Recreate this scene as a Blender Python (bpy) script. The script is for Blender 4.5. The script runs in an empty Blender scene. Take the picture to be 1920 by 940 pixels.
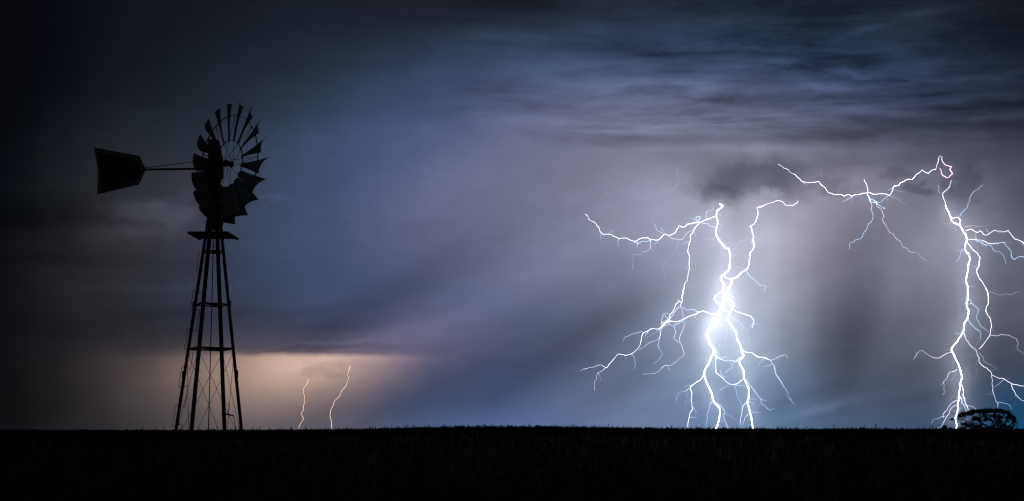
import bpy, math, random
import numpy as np
from mathutils import Vector, Matrix

scene = bpy.context.scene
COL = scene.collection
R = math.radians

# ------------------------------------------------------------------ camera, world, exposure
EYE = Vector((0.0, 0.0, 1.70))
FPX = 2100.0                     # focal length in pixels of a 1920 wide frame
PITCH = R(5.6)
CY = 601.0                       # principal point row (lens shift)
cam_d = bpy.data.cameras.new('camera')
cam = bpy.data.objects.new('camera', cam_d)
COL.objects.link(cam)
cam.location = EYE
cam.rotation_euler = (R(90) + PITCH, 0, 0)
cam_d.sensor_width = 36.0
cam_d.lens = 36.0 * FPX / 1920.0
cam_d.shift_y = (CY - 470.0) / 1920.0
cam_d.clip_start = 0.1
cam_d.clip_end = 12000.0
cam_d.dof.use_dof = True
cam_d.dof.focus_distance = 600.0
cam_d.dof.aperture_fstop = 2.0
scene.camera = cam

world = bpy.data.worlds.new('World')
scene.world = world
world.use_nodes = True
bg = world.node_tree.nodes.get('Background') or world.node_tree.nodes.new('ShaderNodeBackground')
bg.inputs[0].default_value = (0.01, 0.012, 0.02, 1)
bg.inputs[1].default_value = 0.05

scene.view_settings.view_transform = 'Standard'
scene.view_settings.look = 'None'
scene.view_settings.exposure = 0.0
scene.view_settings.gamma = 1.0
scene.view_settings.use_curve_mapping = False
scene.render.engine = 'CYCLES'
scene.cycles.use_denoising = True
scene.cycles.max_bounces = 4
scene.cycles.transparent_max_bounces = 32
scene.cycles.diffuse_bounces = 2
scene.cycles.sample_clamp_indirect = 4.0
scene.cycles.use_light_tree = True
scene.cycles.filter_width = 1.2

Fv = Vector((0, math.cos(PITCH), math.sin(PITCH)))
Uv = Vector((0, -math.sin(PITCH), math.cos(PITCH)))


def ray(px, py):
    """direction in the world seen at a point of the 1920 x 940 photograph"""
    d = Fv + Vector((1, 0, 0)) * ((px - 960.0) / FPX) - Uv * ((py - CY) / FPX)
    return d.normalized()


def at_dist(px, py, r):
    return EYE + ray(px, py) * r


def at_depth(px, py, y):
    d = ray(px, py)
    return EYE + d * (y / d.y)


def UV(px, py):
    d = ray(px, py)
    return d.x / d.y * FPX, d.z / d.y * FPX


def proj(U, V):
    d = Vector((U / FPX, 1.0, V / FPX))
    k = d.dot(Fv)
    return 960 + FPX * d.x / k, CY - FPX * d.dot(Uv) / k


# ------------------------------------------------------------------ helpers
def tag(o, label=None, cat=None, group=None, kind=None):
    if label: o['label'] = label
    if cat: o['category'] = cat
    if group: o['group'] = group
    if kind: o['kind'] = kind
    return o


def empty(name, loc, rz=0.0):
    o = bpy.data.objects.new(name, None)
    o.empty_display_size = 0.3
    COL.objects.link(o)
    o.location = loc
    o.rotation_euler = (0, 0, rz)
    return o


class MB:
    """collects simple solids, then links them as one mesh object"""
    def __init__(self):
        self.v = []; self.f = []

    def add(self, vs, fs):
        n = len(self.v)
        self.v += [tuple(v) for v in vs]
        self.f += [tuple(i + n for i in f) for f in fs]
        return self

    def box(self, c, s, m=None):
        c = Vector(c); hx, hy, hz = s[0] / 2, s[1] / 2, s[2] / 2
        vs = [Vector((x, y, z)) for x in (-hx, hx) for y in (-hy, hy) for z in (-hz, hz)]
        if m is not None: vs = [m @ v for v in vs]
        vs = [v + c for v in vs]
        return self.add(vs, [(0, 1, 3, 2), (4, 6, 7, 5), (0, 4, 5, 1), (2, 3, 7, 6), (0, 2, 6, 4), (1, 5, 7, 3)])

    def tube(self, pts, rad, n=8, cap=True):
        pts = [Vector(p) for p in pts]
        if not hasattr(rad, '__len__'): rad = [rad] * len(pts)
        vs = []; fs = []
        up = None
        for i, p in enumerate(pts):
            t = (pts[min(i + 1, len(pts) - 1)] - pts[max(i - 1, 0)])
            if t.length < 1e-9: t = Vector((0, 0, 1))
            t.normalize()
            if up is None:
                up = t.orthogonal().normalized()
            else:
                up = (up - t * up.dot(t))
                up = up.normalized() if up.length > 1e-6 else t.orthogonal().normalized()
            s = t.cross(up)
            for k in range(n):
                a = 2 * math.pi * k / n
                vs.append(p + (up * math.cos(a) + s * math.sin(a)) * rad[i])
        for i in range(len(pts) - 1):
            for k in range(n):
                a = i * n + k; b = i * n + (k + 1) % n
                fs.append((a, b, b + n, a + n))
        if cap:
            fs.append(tuple(reversed(range(n))))
            fs.append(tuple(range((len(pts) - 1) * n, len(pts) * n)))
        return self.add(vs, fs)

    def angle(self, a, b, w, t, d1, d2):
        """angle iron from a to b: two flanges of width w, thickness t along d1 and d2"""
        a = Vector(a); b = Vector(b); ax = (b - a).normalized()
        d1 = Vector(d1); d1 = (d1 - ax * d1.dot(ax)).normalized()
        d2 = Vector(d2); d2 = (d2 - ax * d2.dot(ax)); d2 = (d2 - d1 * d2.dot(d1)).normalized()
        prof = [(0, 0), (w, 0), (w, t), (t, t), (t, w), (0, w)]
        vs = [p + d1 * x + d2 * y for p in (a, b) for x, y in prof]
        fs = [(i, (i + 1) % 6, (i + 1) % 6 + 6, i + 6) for i in range(6)]
        fs += [(3, 2, 1, 0), (5, 4, 3, 0), (6, 7, 8, 9), (6, 9, 10, 11)]
        return self.add(vs, fs)

    def build(self, name, mat, parent=None, bevel=0, smooth=False):
        me = bpy.data.meshes.new(name)
        me.from_pydata(self.v, [], self.f)
        me.materials.append(mat)
        if smooth:
            for p in me.polygons: p.use_smooth = True
        me.update()
        o = bpy.data.objects.new(name, me)
        COL.objects.link(o)
        if parent: o.parent = parent
        if bevel:
            bm_ = o.modifiers.new('bevel', 'BEVEL'); bm_.width = bevel; bm_.segments = 2; bm_.limit_method = 'ANGLE'
        return o


class NT:
    """tiny expression helper for shader math"""
    def __init__(self, mat):
        mat.use_nodes = True
        self.t = mat.node_tree
        self.t.nodes.clear()
        self.n = self.t.nodes; self.l = self.t.links

    def put(self, sock, v):
        if isinstance(v, bpy.types.NodeSocket): self.l.new(v, sock)
        else: sock.default_value = v

    def m(self, op, a, b=0.0, c=0.0, clamp=False):
        nd = self.n.new('ShaderNodeMath'); nd.operation = op; nd.use_clamp = clamp
        self.put(nd.inputs[0], a); self.put(nd.inputs[1], b)
        if len(nd.inputs) > 2: self.put(nd.inputs[2], c)
        return nd.outputs[0]

    def add(self, a, b): return self.m('ADD', a, b)
    def sub(self, a, b): return self.m('SUBTRACT', a, b)
    def mul(self, a, b): return self.m('MULTIPLY', a, b)
    def div(self, a, b): return self.m('DIVIDE', a, b)

    def ss(self, x, a, b, lo=0.0, hi=1.0, typ='SMOOTHSTEP'):
        nd = self.n.new('ShaderNodeMapRange'); nd.interpolation_type = typ; nd.clamp = True
        if a > b: a, b, lo, hi = b, a, hi, lo
        self.put(nd.inputs[0], x)
        nd.inputs[1].default_value = a; nd.inputs[2].default_value = b
        nd.inputs[3].default_value = lo; nd.inputs[4].default_value = hi
        return nd.outputs[0]

    def vec(self, x, y, z=0.0):
        nd = self.n.new('ShaderNodeCombineXYZ')
        self.put(nd.inputs[0], x); self.put(nd.inputs[1], y); self.put(nd.inputs[2], z)
        return nd.outputs[0]

    def noise(self, vec, scale, detail=4.0, rough=0.55, dist=0.0):
        nd = self.n.new('ShaderNodeTexNoise')
        self.put(nd.inputs['Vector'], vec)
        nd.inputs['Scale'].default_value = scale; nd.inputs['Detail'].default_value = detail
        nd.inputs['Roughness'].default_value = rough; nd.inputs['Distortion'].default_value = dist
        return nd.outputs['Fac']

    def mix(self, f, a, b, typ='MIX'):
        nd = self.n.new('ShaderNodeMix'); nd.data_type = 'RGBA'; nd.blend_type = typ
        self.put(nd.inputs[0], f); self.put(nd.inputs[6], a); self.put(nd.inputs[7], b)
        return nd.outputs[2]

    def gauss(self, x, y, cx, cy, sx, sy, rot=0.0):
        dx = self.sub(x, cx); dy = self.sub(y, cy)
        c, s = math.cos(R(rot)), math.sin(R(rot))
        u = self.add(self.mul(dx, c / sx), self.mul(dy, s / sx))
        v = self.add(self.mul(dx, -s / sy), self.mul(dy, c / sy))
        q = self.add(self.mul(u, u), self.mul(v, v))
        return self.m('EXPONENT', self.mul(q, -1.0))


def surf_mat(name, col, rough=0.7, metal=0.0, var=0.3, scale=6.0, bump=0.0, streak=(1, 1, 1)):
    """a procedural surface: two tones broken up by noise, with dirt speckle and bump"""
    m = bpy.data.materials.new(name)
    t = NT(m)
    tc = t.n.new('ShaderNodeTexCoord')
    mp = t.n.new('ShaderNodeMapping'); t.l.new(tc.outputs['Object'], mp.inputs[0])
    mp.inputs['Scale'].default_value = streak
    f = t.noise(mp.outputs[0], scale, 6, 0.6)
    f2 = t.noise(mp.outputs[0], scale * 7.3, 3, 0.6)
    k = t.m('MULTIPLY_ADD', f2, 0.35, t.mul(f, 0.65))
    k = t.ss(k, 0.3, 0.7)
    a = tuple(c * (1 - var) for c in col) + (1,)
    b = tuple(min(1, c * (1 + var)) for c in col) + (1,)
    c = t.mix(k, a, b)
    bs = t.n.new('ShaderNodeBsdfPrincipled')
    t.l.new(c, bs.inputs['Base Color'])
    t.put(bs.inputs['Roughness'], t.ss(k, 0, 1, max(0.05, rough - 0.12), min(1, rough + 0.12)))
    bs.inputs['Metallic'].default_value = metal
    if bump:
        bp = t.n.new('ShaderNodeBump'); bp.inputs['Strength'].default_value = bump
        t.l.new(k, bp.inputs['Height']); t.l.new(bp.outputs[0], bs.inputs['Normal'])
    o = t.n.new('ShaderNodeOutputMaterial'); t.l.new(bs.outputs[0], o.inputs[0])
    return m


# ------------------------------------------------------------------ sky: dome of storm cloud
# Cloud brightness by compass direction and height, read as rows (top to bottom) of "position: colour".
SKY_ROWS = {
20: "0:2,4,8;200:15,18,24;400:22,26,33;600:27,32,40;800:28,31,38;1000:30,35,42;1200:30,36,48;1400:33,42,56;1600:30,38,50;1800:27,32,40;1920:18,20,25",
100: "0:2,4,8;200:16,20,24;400:26,31,38;600:33,41,53;800:45,58,80;1000:55,72,100;1200:52,68,98;1400:52,72,102;1600:42,58,84;1800:35,46,64;1920:22,28,38",
180: "0:2,5,9;200:20,24,28;400:32,38,46;600:45,57,75;800:65,80,115;1000:85,92,125;1200:88,94,122;1400:84,90,120;1600:62,72,102;1800:46,56,80;1920:28,35,50",
260: "0:5,8,11;100:20,24,28;200:31,35,40;400:42,50,60;550:55,70,95;700:70,85,125;850:90,98,135;1000:110,112,140;1200:122,124,145;1400:114,117,138;1600:93,96,116;1800:70,74,92;1920:60,62,75",
350: "0:9,12,15;100:27,30,34;250:46,47,53;400:53,58,68;550:62,76,108;700:78,88,125;850:105,108,140;1000:118,120,145;1150:135,138,162;1280:150,152,175;1400:155,156,172;1550:140,138,158;1650:125,120,136;1720:120,122,140;1850:98,98,114;1920:72,74,85",
450: "0:13,14,17;100:32,33,36;250:52,51,57;350:52,54,62;500:62,76,105;650:75,85,118;800:98,100,132;1000:115,118,145;1150:128,130,152;1280:152,154,178;1380:175,176,195;1480:165,162,180;1600:122,120,136;1700:122,124,142;1780:145,147,168;1900:92,95,110",
550: "0:13,14,16;100:29,30,33;250:44,45,50;500:60,72,98;650:66,78,112;800:80,88,120;1000:98,102,130;1150:105,112,135;1280:140,148,172;1340:172,180,200;1450:165,168,186;1550:112,112,128;1650:108,110,124;1750:124,126,145;1880:85,88,102",
620: "0:13,13,15;100:27,27,29;250:42,42,47;500:66,70,92;650:72,78,105;800:95,92,120;1000:78,88,118;1150:98,106,130;1280:142,152,178;1360:165,178,200;1450:140,148,168;1550:90,94,110;1650:86,90,106;1750:102,106,124;1880:68,72,88",
650: "0:14,14,15;100:29,28,30;200:44,42,45;300:60,55,60;400:78,70,76;450:76,71,84;550:80,74,90;650:85,80,102;720:100,92,114;800:92,88,116;900:82,88,118;1150:95,104,130;1280:135,145,172;1360:155,172,196;1450:132,142,162;1550:82,88,105;1650:82,87,104;1750:95,100,118;1880:62,68,84",
662: "0:14,14,15;100:30,28,30;200:50,45,48;300:74,66,68;400:98,86,88;450:100,89,95;550:96,86,100;650:106,93,108;720:104,94,112;800:92,88,116;900:80,87,118;1150:94,103,130;1280:132,144,170;1360:150,170,195;1450:130,140,162;1550:80,87,104;1650:82,87,104;1750:94,99,118;1880:62,68,84",
671: "0:14,14,14;100:28,27,28;200:56,50,51;300:88,78,77;400:124,107,102;450:172,143,130;550:212,180,164;650:200,168,158;720:160,138,142;790:108,98,120;850:86,86,114;950:76,86,120;1150:93,102,130;1280:130,142,168;1360:148,170,195;1450:128,140,162;1550:79,86,104;1650:82,87,104;1750:93,98,118;1880:60,67,84",
700: "0:14,14,14;100:28,27,28;200:62,55,56;300:100,87,83;400:146,123,113;450:184,154,138;550:200,168,150;650:180,152,140;720:130,112,118;760:100,94,112;800:82,84,110;950:72,86,122;1100:92,102,130;1250:112,127,155;1350:122,148,176;1450:102,120,148;1580:76,84,104;1700:80,88,106;1860:58,65,84",
760: "0:14,14,14;100:28,26,26;200:55,50,50;300:82,74,74;450:126,110,105;550:128,110,106;650:94,86,96;700:74,76,96;760:64,76,106;950:76,92,132;1100:98,110,140;1250:100,118,150;1400:84,115,150;1550:78,92,118;1700:68,78,100;1850:46,68,96;1900:4,62,100",
800: "0:14,14,14;200:45,42,44;450:90,82,84;650:82,84,100;800:85,102,145;1000:90,110,155;1200:105,120,155;1400:88,120,155;1600:70,90,120;1750:60,80,110;1850:30,76,112;1900:0,72,112",
}


def s2l(c):
    c = np.asarray(c, float) / 255.0
    return np.where(c < 0.04045, c / 12.92, ((c + 0.055) / 1.055) ** 2.4)


def sky_table():
    ys = sorted(SKY_ROWS)
    xs = np.arange(-340, 2261, 20.0)
    rows = []
    for y in ys:
        pts = [(float(a), [float(v) for v in b.split(',')]) for a, b in (t.split(':') for t in SKY_ROWS[y].split(';'))]
        px = [p[0] for p in pts]
        rows.append([np.interp(xs, px, [p[1][c] for p in pts]) for c in range(3)])
    rows = np.array(rows)                                    # row, channel, x
    k = np.exp(-0.5 * (np.arange(-4, 5) * 20 / 34.0) ** 2); k /= k.sum()
    rows = np.apply_along_axis(lambda r: np.convolve(np.pad(r, 4, 'edge'), k, 'valid'), 2, rows)
    fine_y = np.arange(0, 811, 2.0)
    out = np.zeros((len(fine_y), 3, len(xs)))
    for c in range(3):
        for i in range(len(xs)):
            out[:, c, i] = np.interp(fine_y, ys, rows[:, c, i])
    # soften row to row, except across the sharp cloud base on the left
    g = np.exp(-0.5 * (np.arange(-24, 25) * 2 / 18.0) ** 2); g /= g.sum()
    for lo, hi in ((0, 657), (674, 811)):
        s = (fine_y >= lo) & (fine_y <= hi)
        seg = out[s]
        out[s] = np.apply_along_axis(lambda r: np.convolve(np.pad(r, 24, 'edge'), g, 'valid'), 0, seg)
    return xs, fine_y, out


def sky_material():
    m = bpy.data.materials.new('storm_sky')
    t = NT(m)
    tc = t.n.new('ShaderNodeTexCoord')
    sp = t.n.new('ShaderNodeSeparateXYZ'); t.l.new(tc.outputs['Object'], sp.inputs[0])
    ox, oy, oz = sp.outputs
    yy = t.m('MAXIMUM', oy, 300.0)
    u = t.mul(t.div(ox, yy), FPX)                            # bearing and height on the dome
    v = t.mul(t.div(oz, yy), FPX)
    # slow wander of the cloud field so that no edge is ruled straight
    pv = t.vec(t.mul(u, 0.01), t.mul(v, 0.01))
    w1 = t.sub(t.noise(pv, 0.55, 5, 0.55), 0.5)
    pv2 = t.vec(t.mul(u, 0.01), t.mul(v, 0.01), 7.7)
    w2 = t.sub(t.noise(pv2, 0.9, 6, 0.6), 0.5)
    ud = t.add(u, t.mul(w1, 70.0))
    vwarp = t.ss(v, 150, 260, 22.0, 45.0)
    vd = t.add(v, t.mul(w2, vwarp))
    xs, fy, tab = sky_table()
    n = 31
    Us = np.linspace(-1230, 1230, n)
    vrow = [UV(960, y)[1] for y in (806, 790, 774, 758, 738, 718, 698, 682, 672, 662, 652, 634, 612, 580, 540, 500, 455, 410, 365, 320, 280, 240, 200, 160, 120, 80, 40, 5)]
    fac = t.ss(ud, -1230, 1230, typ='LINEAR')
    col = None
    for k, V in enumerate(vrow):
        rp = t.n.new('ShaderNodeValToRGB'); cr = rp.color_ramp
        cr.interpolation = 'CARDINAL'
        t.l.new(fac, rp.inputs[0])
        while len(cr.elements) < n: cr.elements.new(0.5)
        for j in range(n):
            px, py = proj(Us[j], V)
            iy = int(round(min(max(py, 0), 810) / 2.0))
            c = [np.interp(px, xs, tab[iy, ch]) for ch in range(3)]
            cr.elements[j].position = j / (n - 1.0)
            cr.elements[j].color = (*[max(0.0003, float(q) - 0.0028) for q in s2l(c)], 1)
        if col is None: col = rp.outputs[0]
        else:
            col = t.mix(t.ss(vd, vrow[k - 1], V, typ='LINEAR'), col, rp.outputs[0])

    def G(cx, cy, sx, sy, rot=0.0, ragged=False):
        U_, V_ = UV(cx, cy)
        if not ragged: return t.gauss(u, v, U_, V_, sx, sy, -rot)
        key = round(float(ragged), 2)
        if key not in RAG:
            RAG[key] = (t.add(u, t.mul(nf, 110.0 * key)), t.add(v, t.mul(nf2, 62.0 * key)))
        return t.gauss(*RAG[key], U_, V_, sx, sy, -rot)
    RAG = {}
    # ragged coordinates for torn cloud
    nf = t.sub(t.noise(t.vec(t.mul(u, 0.01), t.mul(v, 0.013), 3.1), 2.2, 6, 0.6), 0.5)
    nf2 = t.sub(t.noise(t.vec(t.mul(u, 0.01), t.mul(v, 0.013), 9.4), 2.2, 6, 0.6), 0.5)
    gain = 1.0
    # (A) underside of the cloud deck: long streaks, seen at a low angle
    deck = t.vec(t.div(u, t.add(v, 160.0)), t.div(2600.0, t.add(v, 160.0)))
    s1 = t.noise(deck, 2.6, 7, 0.58, 0.6)
    s2 = t.noise(t.vec(t.mul(u, 0.0022), t.mul(v, 0.016), 2.0), 1.0, 7, 0.6, 0.8)
    s3 = t.noise(t.vec(t.mul(u, 0.0075), t.mul(v, 0.05), 6.0), 1.0, 6, 0.62, 1.6)
    st = t.add(t.add(t.mul(t.sub(s1, 0.5), 1.6), t.mul(t.sub(s2, 0.5), 2.0)), t.mul(t.mul(t.sub(s3, 0.5), t.ss(u, -100, 300)), 0.55))
    wdeck = t.mul(t.ss(v, UV(960, 300)[1], UV(960, 230)[1]), t.ss(u, -330, 250, 0.12, 1.0))
    st = t.m('MULTIPLY_ADD', t.mul(st, wdeck), 1.12, 1.0)
    st = t.m('MAXIMUM', st, 0.22)
    gain = st
    # (B) broad rain curtains: soft slanting folds under the deck
    c_, s_ = math.cos(R(28)), math.sin(R(28))
    ru = t.add(t.mul(u, c_), t.mul(v, s_)); rv = t.add(t.mul(u, -s_), t.mul(v, c_))
    fold = t.noise(t.vec(t.mul(ru, 0.0012), t.mul(rv, 0.006), 5.0), 1.0, 3, 0.5, 0.3)
    fold2 = t.noise(t.vec(t.mul(u, 0.007), t.mul(v, 0.0015), 1.0), 1.0, 3, 0.5, 0.6)
    wr = t.ss(v, UV(960, 230)[1], UV(960, 330)[1])
    gain = t.mul(gain, t.m('MULTIPLY_ADD', t.mul(t.sub(fold, 0.5), wr), 0.55, 1.0))
    gain = t.mul(gain, t.m('MULTIPLY_ADD', t.mul(t.mul(t.sub(fold2, 0.5), wr), t.ss(u, 100, 500)), 0.45, 1.0))
    # (C) cloud masses with a place of their own: centre, size, tilt, strength
    for (cx, cy, sx, sy, rot, k, rg) in CLOUDS:
        g = G(cx, cy, sx, sy, rot, rg)
        g = t.ss(g, 0.12, 0.80) if rg >= 0.8 else g
        gain = t.mul(gain, t.m('MULTIPLY_ADD', g, k, 1.0))
    # (D) fine breakup everywhere
    fb = t.noise(t.vec(t.mul(u, 0.01), t.mul(v, 0.022), 4.0), 1.6, 7, 0.55, 0.4)
    gain = t.mul(gain, t.m('MULTIPLY_ADD', t.sub(fb, 0.5), 0.20, 1.0))
    gr = t.vec(gain, gain, gain)
    col = t.mix(1.0, col, gr, 'MULTIPLY')
    # unseen sky behind the camera: dim glow added to lift the windmill blades
    behind = t.ss(oy, 1500.0, 0.0)
    col = t.mix(behind, col, (0.007, 0.008, 0.010, 1))
    em = t.n.new('ShaderNodeEmission'); t.l.new(col, em.inputs[0]); em.inputs[1].default_value = 1.0
    df = t.n.new('ShaderNodeBsdfDiffuse')
    alb = t.mul(gain, 0.22)
    t.l.new(t.mix(1.0, (0.92, 0.96, 1.0, 1), t.vec(alb, alb, alb), 'MULTIPLY'), df.inputs[0])
    ad = t.n.new('ShaderNodeAddShader'); t.l.new(em.outputs[0], ad.inputs[0]); t.l.new(df.outputs[0], ad.inputs[1])
    o = t.n.new('ShaderNodeOutputMaterial'); t.l.new(ad.outputs[0], o.inputs[0])
    return m


CLOUDS = [
    # centre, half widths, tilt, strength, raggedness (0 soft .. 1 torn)
    # dark scud hanging at the tops of the bolts
    (1410, 312, 170, 30, -3, -0.16, 0.3), (1400, 335, 118, 42, -4, -0.42, 0.8), (1352, 362, 50, 20, 0, -0.26, 0.8), (1385, 330, 60, 18, -25, -0.14, 0.7), (1480, 352, 60, 24, 8, -0.22, 1),
    (1560, 345, 34, 20, 0, -0.28, 1), (1690, 302, 190, 17, -3, -0.16, 0.3), (1680, 330, 40, 16, -6, -0.26, 1), (1728, 355, 34, 12, 6, -0.34, 1),
    (1808, 345, 34, 48, 18, -0.28, 1), (1440, 362, 22, 9, 0, 0.30, 1), (1290, 296, 90, 16, 0, -0.12, 0.6), (1240, 276, 40, 9, -30, 0.10, 0.4),
    # the deck: layered bands, dark with paler rims below them
    (1760, 232, 200, 14, -3, -0.46, 0.3), (1610, 226, 90, 11, -2, -0.22, 0.5), (1850, 200, 110, 13, -5, -0.32, 0.5), (1340, 186, 90, 8, 3, -0.34, 0.6),
    (1232, 166, 66, 13, 0, -0.20, 0.8), (1270, 214, 60, 7, -14, -0.12, 0.6), (1590, 107, 80, 8, 4, -0.30, 0.6), (1500, 128, 60, 6, 3, -0.22, 0.8), (1650, 150, 60, 6, 4, -0.26, 0.8),
    (1550, 187, 70, 7, -4, -0.22, 0.7), (1130, 75, 120, 16, 6, -0.18, 0.6), (1450, 78, 110, 9, 3, -0.30, 0.5), (1240, 100, 110, 9, 2, -0.20, 0.6), (1740, 100, 90, 12, -8, -0.2, 0.6),
    (1410, 90, 110, 9, 3, 0.34, 0.6), (1600, 137, 70, 9, 6, 0.45, 0.7), (1560, 166, 120, 6, 0, 0.34, 0.6), (1440, 118, 90, 8, -6, 0.25, 0.7), (1625, 56, 70, 6, -16, 0.40, 0.4), (1760, 18, 120, 6, -8, 0.3, 0.5),
    (1860, 142, 100, 6, -5, 0.40, 0.4), (1860, 221, 110, 6, -4, 0.45, 0.3), (1300, 150, 160, 12, -3, 0.14, 0.5), (1440, 276, 80, 5, 0, 0.12, 0.5), (1700, 190, 100, 7, -4, 0.25, 0.5),
    (1000, 14, 110, 20, 3, -0.35, 0.5), (1420, 24, 150, 20, 3, -0.22, 0.5), (1890, 50, 90, 60, 0, -0.25, 0), (880, 40, 160, 10, 4, -0.15, 0.5), (1060, 100, 90, 14, 0, -0.12, 0.6),
    (1470, 258, 340, 11, -1, -0.26, 0.3), (1400, 281, 300, 6, 0, 0.12, 0.3), (1130, 256, 170, 9, 2, -0.12, 0.4), (1360, 350, 44, 30, -22, -0.22, 0.5), (1490, 318, 70, 14, -10, -0.12, 0.6), (1860, 262, 120, 7, -2, -0.18, 0.4),
    # left side: dark bank, paler gap
    (60, 408, 165, 34, 0, -0.42, 0.4), (290, 398, 95, 26, 8, 0.75, 0.8), (250, 432, 130, 12, 2, 0.35, 0.6), (330, 372, 60, 12, -10, 0.25, 0.8), (120, 350, 160, 10, 0, 0.12, 0.5), (90, 490, 200, 10, 1, -0.22, 0.6), (250, 540, 160, 8, -2, 0.14, 0.6), (330, 590, 190, 14, -2, -0.26, 0.5), (560, 590, 120, 10, -8, -0.14, 0.6), (230, 440, 120, 12, 0, 0.18, 0.5), (150, 620, 260, 16, 0, -0.14, 0.3), (120, 478, 130, 16, 0, -0.14, 0.5),
    (510, 372, 40, 7, 0, 0.16, 0.8), (600, 612, 140, 18, -4, -0.20, 0.5), (730, 628, 120, 16, -18, 0.18, 0.4), (560, 654, 190, 4, -1, -0.18, 0.5), (600, 646, 120, 4, -4, 0.2, 0.6), (330, 500, 160, 26, 0, -0.08, 0.5),
    # inside the left glow
    (610, 700, 44, 10, 6, -0.16, 0.8), (535, 685, 44, 16, 0, 0.10, 0.8), (620, 680, 36, 8, 0, -0.08, 1), (470, 700, 90, 26, 0, 0.10, 0),
    # rain shafts: slanting folds in the centre, curved ones on the right
    (1070, 645, 220, 36, -31, -0.34, 0.2), (940, 560, 190, 40, -31, 0.14, 0), (700, 575, 220, 34, -27, -0.20, 0.2), (880, 700, 200, 34, -26, -0.14, 0.2), (770, 640, 130, 18, -27, 0.10, 0.3), (1210, 690, 150, 26, -34, -0.10, 0),
    (1594, 620, 40, 150, 7, -0.40, 0.3), (1475, 470, 50, 90, 8, 0.10, 0.2), (1640, 560, 26, 110, 14, -0.10, 0.3), (1545, 600, 20, 140, 3, -0.12, 0.3), (1700, 700, 130, 24, -24, -0.16, 0.2),
    (1545, 765, 66, 9, -16, 0.40, 0.3), (1500, 745, 90, 10, -20, -0.14, 0.2), (1730, 745, 100, 12, -12, -0.14, 0.3), (1240, 742, 150, 10, -10, 0.06, 0.3),
]


def build_sky():
    n_az, n_el = 96, 48
    rr = 4000.0
    vs = [(0, 0, rr)]
    for i in range(1, n_el):
        th = math.pi * i / n_el
        for j in range(n_az):
            a = 2 * math.pi * j / n_az
            vs.append((rr * math.sin(th) * math.cos(a), rr * math.sin(th) * math.sin(a), rr * math.cos(th)))
    vs.append((0, 0, -rr))
    fs = []
    for j in range(n_az): fs.append((0, 1 + (j + 1) % n_az, 1 + j))
    for i in range(n_el - 2):
        for j in range(n_az):
            a = 1 + i * n_az + j; b = 1 + i * n_az + (j + 1) % n_az
            fs.append((a, b, b + n_az, a + n_az))
    last = len(vs) - 1
    for j in range(n_az):
        a = 1 + (n_el - 2) * n_az + j; b = 1 + (n_el - 2) * n_az + (j + 1) % n_az
        fs.append((a, b, last))
    me = bpy.data.meshes.new('sky'); me.from_pydata(vs, [], fs)
    for p in me.polygons: p.use_smooth = True
    mat = sky_material(); mat.cycles.emission_sampling = 'NONE'
    me.materials.append(mat)
    o = bpy.data.objects.new('sky', me); COL.objects.link(o); o.location = EYE
    tag(o, kind='structure', label='dark storm sky with blue and violet cloud lit by lightning')


# ------------------------------------------------------------------ ground and crop
def ground_z(x, y):
    x = np.asarray(x, float); y = np.asarray(y, float)
    t = np.clip((y - 1.0) / 24.0, 0, 1)
    z = 1.04 * t * t * (3 - 2 * t)
    a = x / np.maximum(y, 1.0)
    far = np.clip((y - 18) / 20, 0, 1) * np.clip((170 - y) / 80, 0, 1)
    z = z + far * (0.05 + 0.06 / (1 + np.exp(-(a + 0.10) / 0.03)) + 0.11 * np.exp(-((a + 0.01) / 0.14) ** 2))
    z = z + 0.018 * np.sin(x * 0.31 + 1.3) * np.cos(y * 0.27) + 0.01 * np.sin(x * 0.9 + y * 0.6)
    return z


def grid_mesh(name, ys, half, nx, zoff, jit, mat, rng):
    ys = np.array(ys)
    V = []; 
    for y in ys:
        w = half(y)
        s = np.linspace(-1, 1, nx)
        x = w * s
        z = ground_z(x, y) + zoff + (rng.uniform(-jit, jit, nx) if jit else 0)
        V.append(np.stack([x, np.full(nx, y), z], 1))
    V = np.concatenate(V)
    fs = [(r * nx + c, r * nx + c + 1, (r + 1) * nx + c + 1, (r + 1) * nx + c) for r in range(len(ys) - 1) for c in range(nx - 1)]
    me = bpy.data.meshes.new(name); me.from_pydata(V.tolist(), [], fs); me.materials.append(mat)
    for p in me.polygons: p.use_smooth = True
    o = bpy.data.objects.new(name, me); COL.objects.link(o)
    return o


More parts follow.
